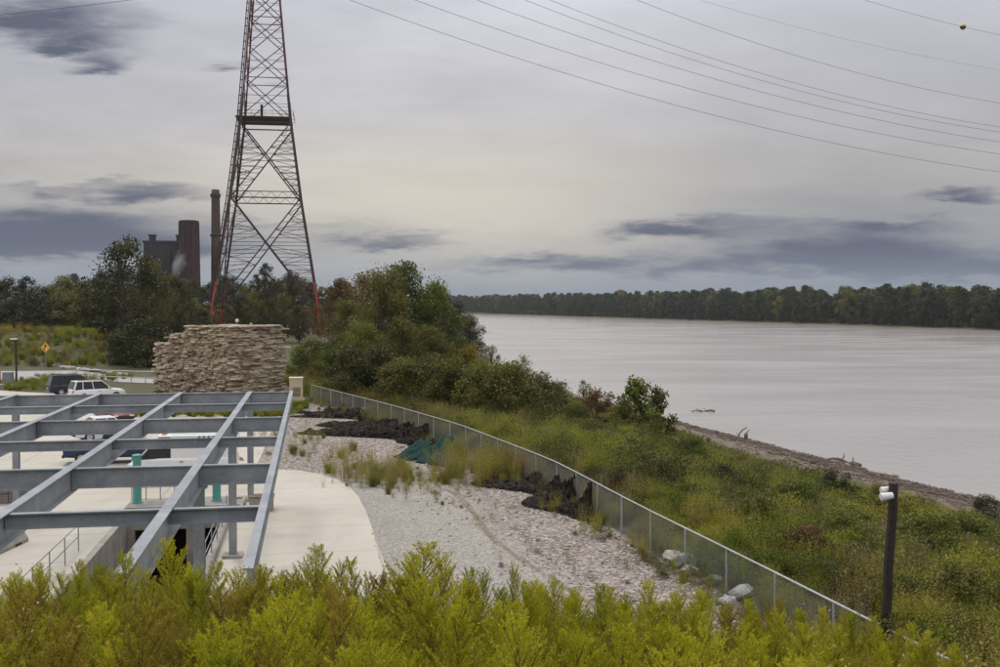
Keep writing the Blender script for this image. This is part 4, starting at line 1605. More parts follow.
def tarp(px, label, seed):
    """stiff folded tarpaulin leaning up toward the fence: corners given as pixels with a height"""
    rng = np.random.default_rng(seed)
    c = [gnd(x, y, z) for x, y, z in px]
    V, Q = [], []
    n = 14
    for i in range(n + 1):
        for j in range(n + 1):
            s, t = i / n, j / n
            p = (c[0].lerp(c[1], s)).lerp(c[3].lerp(c[2], s), t)
            w = .10 * math.sin(s * 13 + seed + 2 * math.sin(t * 4)) + .07 * math.sin(t * 8 + s * 5 + seed * 2) - .10 * math.sin(math.pi * s) * math.sin(math.pi * t)
            V.append((p.x + rng.normal() * .01, p.y, max(.03, p.z + w)))
    for i in range(n):
        for j in range(n):
            k = i * (n + 1) + j
            Q.append((k, k + 1, k + n + 2, k + n + 1))
    V = np.array(V)
    o0 = Vector((float(V[:, 0].mean()), float(V[:, 1].mean()), 0))
    o = obj('tarpaulin', arr_mesh('tarpaulin', V - np.array(o0), Q, None, M_TARP), M_TARP)
    o.location = o0
    s = o.modifiers.new('thickness', 'SOLIDIFY')
    s.thickness = .03
    tag(o, label, 'tarpaulin')


tarp(((393, 457, .05), (411, 461, .05), (436, 442, .85), (420, 440, .75)), 'green tarpaulin sheet on the netting, the left of the pair', 2)
tarp(((414, 462, .05), (444, 467, .05), (454, 437, 1.15), (437, 439, 1.0)), 'green tarpaulin sheet leaning at the fence, the right of the pair', 5)
drape('netting_heap', 65.2, 68.6, 3.4, M_NET, 'small strip of black netting under the green tarpaulins', 'netting', 12, hh=.16)


def build_boulders():
    for i, (px, py, s, lb) in enumerate(((681, 566, 1.0, 'largest pale boulder heaped at the fence foot'), (690, 575, .6, 'pale boulder in front of the largest one at the fence'),
                                         (713, 584, .55, 'flat pale boulder two posts along the fence from the heap'), (741, 598, .7, 'pale boulder half hidden in weeds under the fence'), (670, 562, .5, 'small pale boulder left of the largest one'),
                                         (728, 604, .45, 'small pale boulder low among the foreground weed tips'), (664, 575, .35, 'lone pale stone on the gravel before the boulder heap'))):
        p = gnd(px, py)
        me = rock_mesh(400 + i, M_BOULD, 2)
        o = obj('boulder', me, M_BOULD)
        o.location = (p.x, p.y, .22 * s)
        o.scale = (s * 1.3, s, s)
        o.rotation_euler = (.1 * i, .2, i * 1.3)
        tag(o, lb, 'boulder')
    # white kerb rocks along the far edge of the road
    for i in range(16):
        px = 2 + i * 8.2 + (i * 37 % 5)
        py = np.interp(px, [0, 30, 60, 95, 130], [363.4, 364.8, 367.6, 372, 376.8])
        p = gnd(px, py)
        o = obj('kerb_rock', rock_mesh(430 + i % 5, M_BOULD, 1) if i < 5 else bpy.data.objects['kerb_rock'].data, M_BOULD)
        o.location = (p.x, p.y, .18)
        o.scale = (1.5 + (i * 13 % 7) * .14, .8, .7)
        o.rotation_euler = (0, 0, i * .9)
        tag(o, 'white rock in the row edging the far side of the road', 'rock', 'white rocks edging the road')
    for px, py, s, lb, c in ((352, 414.5, .5, 'small pale bucket lying behind the netting heap', M_TAN), (361, 414, .6, 'small pale blue tub behind the netting heap', mat('pale blue plastic', worn((.35, .52, .52), (.45, .60, .60), 4), rough=.5))):
        p = gnd(px, py)
        t = thing('tub', lb, 'tub', p)
        MB().lathe((0, 0, 0), [(.22, 0), (.30, .40), (.33, .40), (.33, .45), (.28, .45), (.27, .38)], 12).build('tub_body', c, t)
        MB().lathe((0, 0, .45), [(.33, 0), (.30, .03)], 12).build('lid', c, t)


build_boulders()

# ------------------------------------------------------------------ stacked stone
def slab_mesh(seed):
    rng = np.random.default_rng(seed)
    import bmesh
    bm = bmesh.new()
    bmesh.ops.create_cube(bm, size=1.0)
    bmesh.ops.subdivide_edges(bm, edges=bm.edges[:], cuts=1)
    for v in bm.verts:
        n = sum(1 for c in v.co if abs(c) > .45)
        k = {3: .88, 2: .96, 1: 1.06}.get(n, 1)
        v.co = Vector((v.co.x * k, v.co.y * k, v.co.z * (.5 + .5 * k))) + Vector(rng.normal(size=3) * .035)
    me = bpy.data.meshes.new('stone')
    bm.to_mesh(me)
    bm.free()
    me.materials.append(M_STONE)
    return me


def build_stone_stack():
    rng = np.random.default_rng(19)
    corner = gnd(230, 400)
    root = thing('stacked_stone_wall', 'tall block of stacked rough limestone slabs stepped at its left end', 'stone stack', corner, R(-28))
    # local x: along the left face to the left is -x; local y: depth away
    L1, L2 = 9.5, 6.9
    slabs = [slab_mesh(500 + i) for i in range(8)]
    rec = []
    H = 6.75

    def height(x):
        return H if x > -5.6 else (6.0 if x > -7.6 else 5.1)
    # core set back behind the faces
    b = MB()
    for (xa, xb, h) in ((-5.4, -.3, H - .12), (-7.4, -5.4, 5.9), (-9.2, -7.4, 5.0)):
        b.box(((xa + xb) / 2, L2 / 2, h / 2), (xb - xa, L2 - .6, h))
    core = b.build('core', M_STONE, root)
    core['kind'] = 'stuff'
    z = 0.0
    while z < H - .05:
        ch = rng.uniform(.13, .25)
        bulge = .07 * math.sin(z * 2.1)
        x = -L1 - rng.uniform(-.25, .25) + (z * .05)
        while x < .1:
            w = rng.uniform(.28, .85)
            if z + ch * .5 < height(x + w / 2):
                rec.append(((x + w / 2, .1 + rng.normal() * .115 + bulge, z + ch / 2), (w * 1.02, rng.uniform(.5, .8), ch * rng.uniform(.85, 1.1)), 0, rng.normal() * .10, rng.normal() * .05))
            x += w
        y = 0.0
        while y < L2:                           # right face: long thin slabs
            w = rng.uniform(.6, 1.7)
            rec.append(((rng.normal() * .11, y + w / 2, z + ch / 2), (w * 1.02, rng.uniform(.5, .9), ch * rng.uniform(.8, 1.05)), math.pi / 2, rng.normal() * .05, rng.normal() * .03))
            y += w
        y = 0.4
        while y < 4:                            # left end
            w = rng.uniform(.5, 1.1)
            if z < 5.0:
                rec.append(((-L1 + .15 + rng.normal() * .1, y + w / 2, z + ch / 2), (w, .7, ch), math.pi / 2, 0, 0))
            y += w
        z += ch
    # capping course: rough slabs lying on top
    for (xa, xb, h) in ((-5.5, .1, H), (-7.5, -5.5, 6.0), (-9.4, -7.5, 5.1)):
        x = xa
        while x < xb:
            w = rng.uniform(.5, 1.0)
            for y in (.35, 1.3, 2.4, 3.6, 5, 6.2):
                rec.append(((x + w / 2, y + rng.normal() * .15, h + rng.uniform(-.06, .06)), (w * 1.05, 1.2, .16), 0, rng.normal() * .1, rng.normal() * .03))
            x += w
    # those that show: the upper, front ones as single stones, the rest in one mass
    order = sorted(range(len(rec)), key=lambda i: (-(rec[i][0][2] > 1.3 and (rec[i][0][1] < .6 or rec[i][2] > 1) and rec[i][0][0] > -8.9), -rec[i][1][0] * rec[i][1][2]))
    single = set(order[:300])
    V, Q = [], []
    for i, (c, s, rz, tz, ty) in enumerate(rec):
        me = slabs[i % 8]
        if i in single:
            o = obj('stone', me, None, root)
            o.location, o.scale, o.rotation_euler = c, s, (0, ty, rz + tz)
        else:
            mtx = Matrix.Translation(c) @ Matrix.Rotation(rz + tz, 4, 'Z') @ Matrix.Rotation(ty, 4, 'Y') @ Matrix.Diagonal((*s, 1))
            k = len(V)
            V.extend(tuple(mtx @ v.co) for v in me.vertices)
            Q.extend(tuple(k + a for a in p.vertices) for p in me.polygons)
    o = obj('packed_stones', arr_mesh('packed_stones', V, Q, None, M_STONE), M_STONE, root)
    o['kind'] = 'stuff'
    # two thin posts standing behind it
    for px, top, lb, m in ((237, 320, 'thin post with white head behind the stone stack', M_PWHITE), (251, 324, 'thin post with teal head behind the stone stack', M_TEAL)):
        p = at(px, top, 124)
        t = thing('marker_post', lb, 'post', (p.x, 124, 0))
        MB().tube((0, 0, -.2), (0, 0, p.z - .3), .06, 6).build('shaft', M_GALV, t)
        MB().lathe((0, 0, p.z - .3), [(.05, 0), (.20, .06), (.20, .34), (.06, .42)], 10).build('head', m, t)


build_stone_stack()

# ------------------------------------------------------------------ tan cabinet on wheels
def build_cabinet():
    p = gnd(296, 406.5)
    t = thing('wheeled_cabinet', 'tan steel cabinet on small black wheels beside the stone stack', 'cabinet', p, R(8))
    MB().box((0, .5, 1.40), (1.12, 1.3, 2.10)).build('housing', M_TAN, t, bevel=.03)
    MB().box((.06, -.157, 1.28), (.66, .02, .80)).build('vent_panel', mat('dark vent', worn((.06, .05, .035), (.11, .09, .06), 9), rough=.8), t)
    b = MB()
    for k in range(7):
        b.box((.06, -.175, .95 + k * .11), (.62, .02, .035))
    b.build('louvres', M_TAN, t)
    MB().box((0, .5, 2.48), (1.2, 1.38, .06)).build('roof', M_TAN, t, bevel=.01)
    MB().box((0, .5, .30), (1.0, 1.2, .10)).build('chassis', M_BLACK, t)
    for sx_ in (-.40, .40):
        for sy in (0, 1.0):
            w = MB()
            w.tube((sx_ - .07, sy, .22), (sx_ + .07, sy, .22), .22, 14)
            wh = w.build('wheel', M_BLACK, t)
            MB().tube((sx_ - .08, sy, .22), (sx_ + .08, sy, .22), .09, 10).build('hub', M_RIM, wh)
    return t


build_cabinet()

# ------------------------------------------------------------------ vehicles
def loft(b, stations, n_ring):
    k = len(b.v)
    for ring in stations:
        b.v.extend(ring)
    for a in range(len(stations) - 1):
        for i in range(n_ring):
            j = (i + 1) % n_ring
            b.f.append((k + a * n_ring + i, k + a * n_ring + j, k + (a + 1) * n_ring + j, k + (a + 1) * n_ring + i))
    b.f.append(tuple(k + i for i in range(n_ring))[::-1])
    b.f.append(tuple(k + (len(stations) - 1) * n_ring + i for i in range(n_ring)))


def car(name, label, cat, loc, rz, paint, L=4.7, W=1.86, H=1.75, kind='suv'):
    """x forward; body lofted from stations, glass house, roof, pillars, wheels, lamps"""
    t = thing(name, label, cat, loc, rz)
    hw = W / 2
    belt = {'suv': 1.05, 'car': .92, 'van': 1.22, 'pickup': 1.12}[kind]
    if kind == 'van':
        st = [(-.5, .50, 1.15, .90), (-.49, .38, 1.22, .97), (-.3, .30, 1.22, 1.0), (.2, .30, 1.22, 1.0), (.36, .30, 1.16, .99), (.46, .34, .98, .95), (.495, .42, .86, .86)]
        cab = [(-.493, .92), (.25, .92), (.39, .80)]       # glasshouse bottom x, fore end
        roof = (-.485, .215)
        front_b = .405
    elif kind == 'pickup':
        st = [(-.5, .52, 1.06, .92), (-.49, .42, 1.12, .97), (-.2, .36, 1.12, 1.0), (.15, .36, 1.12, 1.0), (.26, .36, 1.12, .99), (.46, .38, 1.05, .96), (.495, .46, .95, .88)]
        roof = (-.06, .11)
        front_b = .25
    elif kind == 'car':
        st = [(-.5, .42, .84, .86), (-.48, .32, .92, .95), (-.3, .24, .95, 1.0), (.1, .24, .93, 1.0), (.22, .24, .90, 1.0), (.42, .26, .76, .95), (.495, .36, .60, .82)]
        roof = (-.22, .06)
        front_b = .22
    else:
        st = [(-.5, .46, .98, .88), (-.485, .36, 1.05, .96), (-.3, .28, 1.05, 1.0), (.1, .28, 1.05, 1.0), (.22, .28, 1.03, 1.0), (.44, .31, .92, .95), (.495, .42, .78, .84)]
        roof = (-.44, .06)
        front_b = .24
    rings = []
    for fx_, z0, z1, k in st:
        h = hw * k
        x = fx_ * L
        rings.append([(x, -h * .90, z0), (x, -h, z0 + .12), (x, -h * 1.01, (z0 + z1) / 2), (x, -h * .97, z1 - .10), (x, -h * .88, z1), (x, 0, z1 + .025),
                      (x, h * .88, z1), (x, h * .97, z1 - .10), (x, h * 1.01, (z0 + z1) / 2), (x, h, z0 + .12), (x, h * .90, z0)])
    b = MB()
    loft(b, rings, 11)
    body = b.build('body', paint, t, smooth=False, bevel=.03)
    # glasshouse
    r0, r1 = roof[0] * L, roof[1] * L
    rear_b = {'suv': -.492, 'car': -.40, 'van': -.492, 'pickup': -.10}[kind] * L
    fb = front_b * L
    zb = belt - .05
    bw, rw = hw * .90, hw * (.76 if kind != 'van' else .86)
    g = MB()
    rb = [(rear_b, -bw, zb), (fb, -bw, zb), (fb, bw, zb), (rear_b, bw, zb)]
    rt = [(r0, -rw, H - .05), (r1, -rw, H - .05), (r1, rw, H - .05), (r0, rw, H - .05)]
    g.v = rb + rt
    g.f = [(0, 1, 2, 3), (4, 7, 6, 5), (0, 4, 5, 1), (1, 5, 6, 2), (2, 6, 7, 3), (3, 7, 4, 0)]
    g.build('windows', M_GLASS, t)
    rf = MB()
    rf.box(((r0 + r1) / 2, 0, H - .025), (r1 - r0 + .08, rw * 2 + .06, .06))
    rf.build('roof', paint, t, bevel=.02)
    # pillars and, for the van, the blind cargo side
    def pillar(xb, xt, s, wd=.09):
        p = MB()
        a, c = Vector((xb, s * (bw + .006), zb)), Vector((xt, s * (rw + .008), H - .05))
        p.tube(a, c, wd / 2, 4)
        p.build('pillar', paint, t)
    for s in (-1, 1):
        pillar(fb - .03, r1 - .02, s)
        pillar(rear_b + .05, r0 + .04, s, .14)
        if kind in ('suv', 'car'):
            m1 = .45
            pillar(rear_b + (fb - rear_b) * .52, r0 + (r1 - r0) * .60, s)
            if kind == 'suv':
                pillar(rear_b + (fb - rear_b) * .24, r0 + (r1 - r0) * .25, s)
        if kind == 'van':
            xm = L * .10
            p = MB()
            p.v = [(rear_b - .005, s * (bw + .012), zb), (xm, s * (bw + .012), zb), (xm, s * (rw + .012), H - .06), (r0 - .005, s * (rw + .012), H - .06)]
            p.v += [(v[0], v[1] - s * .05, v[2]) for v in p.v]
            p.f = [(0, 1, 2, 3), (4, 7, 6, 5), (0, 4, 5, 1), (1, 5, 6, 2), (2, 6, 7, 3), (3, 7, 4, 0)]
            p.build('side_panel', paint, t)
    # wheels
    wr = .36 if kind != 'car' else .32
    for fx_ in (-.30, .31):
        for s in (-1, 1):
            w = MB()
            c = Vector((fx_ * L, s * (hw - .10), wr))
            w.tube(c - Vector((0, .115, 0)), c + Vector((0, .115, 0)), wr, 18)
            ty = w.build('wheel', M_BLACK, t, bevel=.03)
            MB().tube(c - Vector((0, .124, 0)), c + Vector((0, .124, 0)), wr * .6, 12).build('rim', M_RIM, ty)
    for s in (-1, 1):
        MB().box((-.493 * L, s * hw * .78, belt - .22), (.10, .26, .26)).build('tail_light', M_TAIL, t, bevel=.02)
        MB().box((.482 * L, s * hw * .66, belt - .36), (.12, .36, .15)).build('headlight', M_LAMPW, t, bevel=.02)
        MB().box((fb - .38, s * (hw + .09), zb + .14), (.10, .18, .14)).build('mirror', paint if kind != 'van' else M_BLACK, t, bevel=.02)
        MB().box((0, s * hw * 1.012, belt - .2), (.16, .03, .03)).build('handle', M_BLACK, t)
    MB().box((-.498 * L, 0, .48), (.14, W * .92, .16)).build('bumper', M_BLACK if kind != 'suv' else paint, t, bevel=.03)
    MB().box((.488 * L, 0, .46), (.16, W * .90, .18)).build('bumper', M_BLACK if kind != 'suv' else paint, t, bevel=.03)
    MB().box((-.505 * L, 0, .72), (.03, .36, .16)).build('number_plate', M_PWHITE, t)
    if kind == 'suv':
        for s in (-1, 1):
            MB().tube((r0 + .2, s * rw * .86, H + .05), (r1 - .15, s * rw * .86, H + .05), .022, 6).build('roof_rail', M_BLACK, t)
    if kind == 'pickup':
        MB().box((-.29 * L, 0, 1.10), (.38 * L, W * .80, .06)).build('bed_cover', M_BLACK, t)
    return t


def build_cars():
    def spot(px, py):
        p = gnd(px, py)
        return (p.x, p.y, .055)
    car('parked_car', 'white sport utility car seen from behind left, in front of the navy one', 'car', spot(97, 400), R(38), M_WHITE, 4.75, 1.9, 1.78)
    car('parked_car', 'dark navy sport utility car parked farthest from the camera', 'car', spot(76, 395), R(34), M_NAVY, 5.2, 2.0, 1.95)
    car('parked_car', 'red car glimpsed between the far steel beams', 'car', spot(114, 422), R(-52), M_RED, 4.5, 1.8, 1.5, 'car')
    car('parked_car', 'white car glimpsed behind the blue pickup', 'car', spot(108, 440), R(35), M_WHITE, 4.6, 1.8, 1.5, 'car')
    car('parked_pickup', 'blue pickup truck partly hidden by the steel beams', 'pickup truck', spot(112, 463), R(12), M_BLUE, 4.9, 1.9, 1.8, 'pickup')
    v = car('cargo_van', 'white cargo van facing left beneath the steel frame', 'van', spot(184, 480), R(180 + 10), M_WHITE, 5.3, 2.0, 2.3, 'van')
    MB().box((.9, 0, 2.34), (.22, .9, .09)).build('beacon_bar', M_ORANGE, v, bevel=.02)
    for s in (-.75, .75):
        MB().tube((-2.3, s, 2.38), (.5, s, 2.38), .03, 6).build('roof_rack', M_PWHITE, v)


build_cars()

# ------------------------------------------------------------------ road sign, lamp, utility cabinet
def build_street():
    p = gnd(46, 369.5)
    t = thing('road_sign', 'yellow diamond warning sign on a thin post above the road', 'road sign', p, R(-12))
    c = at(45, 347.5, p.y).z
    s = 1.02
    d = Matrix.Rotation(R(45), 3, 'Y')
    MB().tube((0, 0, -.2), (0, 0, c + .7), .045, 6).build('post', M_GALV, t)
    face = MB().box((0, -.07, c), (s, .03, s), rot=d).build('sign_face', M_SIGN, t)
    MB().box((0, -.078, c), (s * .94, .02, s * .94), rot=d)
    b = MB()
    # curved-lanes symbol: black arrow head above, red and white pair below
    b.v = [(-.20, -.088, c + .18), (.20, -.088, c + .18), (0, -.088, c + .50), (-.09, -.088, c + .18), (.09, -.088, c + .18), (.09, -.088, c - .05), (-.09, -.088, c - .05)]
    b.f = [(0, 1, 2), (3, 6, 5, 4)]
    b.build('symbol', M_INK, face)
    MB().box((-.13, -.09, c - .2), (.2, .012, .26)).build('symbol_red', M_TAIL, face)
    MB().box((.13, -.09, c - .2), (.2, .012, .26)).build('symbol_white', M_PWHITE, face)
    p = gnd(16.5, 387)
    t = thing('street_lamp', 'black lamp post with small pale head at the edge of the lot', 'street lamp', p)
    zt = at(15, 339, p.y).z
    MB().tube((0, 0, -.1), (0, 0, zt), .11, 8, .08).build('shaft', M_WOODPOLE, t)
    MB().lathe((0, 0, 0), [(.24, 0), (.24, .25), (.16, .35)], 12).build('base', M_CONC2, t)
    MB().box((-.22, 0, zt), (.75, .24, .14)).build('lamp_head', M_PWHITE, t, bevel=.03)
    p = gnd(3, 387.5)
    t = thing('utility_cabinet', 'grey green utility cabinet on a white plinth at the far left edge', 'cabinet', p)
    MB().box((.3, 0, .18), (2.2, 1.2, .36)).build('plinth', M_PWHITE, t, bevel=.03)
    MB().box((.55, 0, 1.0), (.9, .8, 1.3)).build('cabinet_body', M_CABG, t, bevel=.03)
    MB().box((.55, -.41, 1.0), (.76, .02, 1.1)).build('cabinet_door', M_CABG, t)
    MB().box((-.45, 0, 1.05), (.12, .7, 1.4)).build('red_panel', M_TAIL, t, bevel=.02)


build_street()

# ------------------------------------------------------------------ pole with two lamp heads at the fence
def build_pole():
    p = Vector((8.75, 24.6, 0))
    t = thing('camera_pole', 'dark timber pole with two white floodlight heads near the fence at right', 'pole', p)
    top = at(894, 483, 24.6) - p
    b = MB()
    n = 9
    pts = [Vector((0, 0, -.3)).lerp(top, i / (n - 1)) + Vector((.012 * math.sin(i * 2.1), 0, 0)) for i in range(n)]
    sh = MB()
    sh.path(pts, [.125 - .002 * i for i in range(n)], 8)
    sh.build('shaft', M_WOODPOLE, t)
    ax = top.normalized()
    for k, (dx, dy, dz) in enumerate(((-.21, -.14, -.27), (-.10, .16, -.18))):
        c = top + Vector((dx, dy, dz))
        hd = MB()
        hd.tube(c + Vector((.13, 0, .01)), c + Vector((-.15, -.04, -.02)), .075, 12, .088)
        h = hd.build('lamp_head', M_PWHITE, t, bevel=.012)
        MB().tube(c + Vector((-.151, -.04, -.02)), c + Vector((-.158, -.041, -.021)), .070, 12).build('lens', M_LAMPW, h)
        MB().tube(c + Vector((.10, 0, .03)), top + Vector((0, 0, dz + .05)), .022, 6).build('bracket', M_GALV, t)
    # cable hanging down the pole
    cb = [Vector((0, -.14, 0)) + Vector((0, 0, -.2)).lerp(top, i / 24) + Vector((-.02 + .035 * math.sin(i * 1.1), .01, 0)) for i in range(24)]
    MB().path(cb, .012, 5).build('cable', M_BLACK, t)


build_pole()


def build_vine():
    """growth climbing the foot of the pole"""
    rng = np.random.default_rng(66)
    n = 1500
    z = rng.uniform(0, 1.9, n)
    a = rng.uniform(0, 6.28, n)
    r = .13 + np.abs(rng.normal(size=n)) * (.36 - .14 * z)
    P = np.stack([r * np.cos(a) + .075 * z, r * np.sin(a), z], 1)
    V, Q = leaves(rng, P, .085, .6)
    t = thing('climbing_vine', 'leafy vine climbing the foot of the dark pole', 'vine', (8.75, 24.6, 0))
    obj('foliage', arr_mesh('foliage', V, Q, rng.uniform(0, 1, n), G['olive']), None, t)
    b = MB()
    for k in range(4):
        b.path([Vector((.17 * math.cos(i * .9 + k * 1.6) + .06 * i * .2, .17 * math.sin(i * .9 + k * 1.6), i * .2)) for i in range(9)], .012, 4)
    b.build('stem', M_BARK, t)


build_vine()

# ------------------------------------------------------------------ lattice tower and lines
TW = at(268, 303, 270)
TW = Vector((TW.x, 270, 0))
TRZ = R(9.0)
T_PROF = [(-.5, 26.6), (10, 24.2), (34.5, 16.6), (54.5, 11.6), (84, 6.7), (126, 3.0)]


def tw_half(z):
    zs, ws = zip(*T_PROF)
    return float(np.interp(z, zs, ws)) / 2


def tw_c(i, z):
    h = tw_half(z)
    sx_, sy = ((-1, -1), (1, -1), (1, 1), (-1, 1))[i]
    return Vector((sx_ * h, sy * h, z))


def build_tower(name, label, loc, group=None):
    t = thing(name, label, 'lattice tower', loc, TRZ, group)

    def zone(z):
        return M_TW_RED if z < 14 else (M_TW_DARK if z < 60 else M_TW_TOP)
    levels = [0, 7.2, 34.5, 53.0, 54.5, 64.0, 72.0, 79.0, 85.5, 91.5, 97.0, 102.0, 107.0, 112.0, 117.0, 122.0, 126.0]
    for i in range(4):
        for z0, z1 in ((0, 14), (14, 60), (60, 126)):
            zz = [z0] + [z for z, _ in T_PROF if z0 < z < z1] + [z1]
            b = MB()
            for a, c in zip(zz, zz[1:]):
                b.tube(tw_c(i, a), tw_c(i, c), .36 if z0 < 60 else .26, 4)
            b.build('leg', zone(z0 + .1), t)
        MB().box(tw_c(i, .2), (2.2, 2.2, 1.0)).build('footing', M_CONC2, t)

    def lerp3(a, c, s):
        return a + (c - a) * s
    for f in range(4):
        i, j = f, (f + 1) % 4
        # foot panel: zig-zag struts
        b = MB()
        A0, B0, A1, B1 = tw_c(i, .5), tw_c(j, .5), tw_c(i, 7.2), tw_c(j, 7.2)
        b.tube(A1, B1, .14, 4)
        for (P, Qv) in ((A0, lerp3(A1, B1, .22)), (B0, lerp3(A1, B1, .78)), (tw_c(i, 3.8), lerp3(A0, lerp3(A1, B1, .22), .5)), (tw_c(j, 3.8), lerp3(B0, lerp3(A1, B1, .78), .5))):
            b.tube(P, Qv, .13, 4)
        b.build('foot_bracing', M_TW_RED, t)
        # great cross panel, with ladder-like secondary members
        for (z0, z1, nsub) in ((7.2, 34.5, 7), (34.5, 53.0, 6)):
            b = MB()
            a0, b0, a1, b1 = tw_c(i, z0), tw_c(j, z0), tw_c(i, z1), tw_c(j, z1)
            b.tube(a0, b1, .20, 4)
            b.tube(b0, a1, .20, 4)
            b.tube(a1, b1, .19, 4)
            # crossing height of the two diagonals
            w0, w1 = tw_half(z0), tw_half(z1)
            sc = w0 / (w0 + w1)
            for k in range(1, nsub * 2):
                s = k / (nsub * 2)
                z = z0 + (z1 - z0) * s
                la, lb = tw_c(i, z), tw_c(j, z)
                # inside point on the nearest diagonal
                da, db = lerp3(a0, b1, s), lerp3(b0, a1, s)
                if s > sc:
                    da, db = db, da
                b.tube(la, da, .085, 4)
                b.tube(lb, db, .085, 4)
                s2 = (k + 1) / (nsub * 2)
                if k < nsub * 2 - 1 and (s - sc) * (s2 - sc) > 0:
                    z2 = z0 + (z1 - z0) * s2
                    da2, db2 = lerp3(a0, b1, s2), lerp3(b0, a1, s2)
                    if s2 > sc:
                        da2, db2 = db2, da2
                    if k % 2:
                        b.tube(la, da2, .075, 4)
                        b.tube(lb, db2, .075, 4)
                    else:
                        b.tube(da, tw_c(i, z2), .075, 4)
                        b.tube(db, tw_c(j, z2), .075, 4)
            # truss above the panel
            zt = z1 + 1.5
            if z1 < 50:
                at_, bt = tw_c(i, zt), tw_c(j, zt)
                b.tube(at_, bt, .13, 4)
                for q in range(6):
                    b.tube(lerp3(a1, b1, q / 6), lerp3(at_, bt, (q + .5) / 6), .06, 4)
                    b.tube(lerp3(at_, bt, (q + .5) / 6), lerp3(a1, b1, (q + 1) / 6), .06, 4)
            b.build('bracing', M_TW_DARK, t)
        for a, c in zip(levels[4:], levels[5:]):
            b = MB()
            a0, b0, a1, b1 = tw_c(i, a), tw_c(j, a), tw_c(i, c), tw_c(j, c)
            b.tube(a0, b1, .13, 4)
            b.tube(b0, a1, .13, 4)
            m = lerp3(a0, b1, tw_half(a) / (tw_half(a) + tw_half(c)))
            zm = m.z
            for q, tt in ((.5, 1),):
                b.tube(tw_c(i, zm), lerp3(tw_c(i, zm), tw_c(j, zm), .5), .06, 4)
                b.tube(tw_c(j, zm), lerp3(tw_c(i, zm), tw_c(j, zm), .5), .06, 4)
            if a in (64.0, 79.0):
                b.tube(a0, b0, .12, 4)
            for s in (.25, .75):
                zq = a + (c - a) * s
                b.tube(tw_c(i, zq), lerp3(a0, b1, s) if s < .5 else lerp3(b0, a1, s), .05, 4)
                b.tube(tw_c(j, zq), lerp3(b0, a1, s) if s < .5 else lerp3(a0, b1, s), .05, 4)
            b.build('bracing', zone(a), t)
    # platform with rail
    h = tw_half(54) + .3
    MB().box((-.5, 0, 54.3), (2 * h + 1.0, 2 * h, .28)).build('platform', M_TW_DARK, t)
    b = MB()
    for s in (-1, 1):
        for z in (55.1, 55.8):
            b.tube((-h - .5, s * h, z), (h + .5, s * h, z), .05, 4)
            b.tube((s * (h + .5), -h, z), (s * (h + .5), h, z), .05, 4)
        for k in range(9):
            x = -h - .5 + (2 * h + 1) * k / 8
            b.tube((x, s * h, 54.4), (x, s * h, 55.8), .05, 4)
    b.build('guard_rail', M_TW_DARK, t)
    # caged ladder up the left front leg
    b = MB()
    pts = [tw_c(0, z) + Vector((-.85, -.2, 0)) for z in (9, 34.5, 54.5, 84, 124)]
    b.path(pts, .13, 4)
    pts2 = [p + Vector((.45, .15, 0)) for p in pts]
    b.path(pts2, .10, 4)
    for k in range(60):
        z = 10 + k * 1.9
        p = tw_c(0, z) + Vector((-.85, -.2, 0))
        b.box(p + Vector((.15, 0, 0)), (.6, .4, .2))
        if k % 3 == 0:
            b.tube(p, tw_c(0, z), .06, 4)
    b.build('ladder', M_TW_DARK, t)
    b = MB().tube((-.9, -tw_half(55), 54.5), (-.9, -tw_half(55), 57.2), .35, 8)
    b.build('equipment_box', M_TW_DARK, t)
    return t


tower = build_tower('lattice_tower', 'very tall orange red and dark steel lattice power tower behind the stone stack', TW)


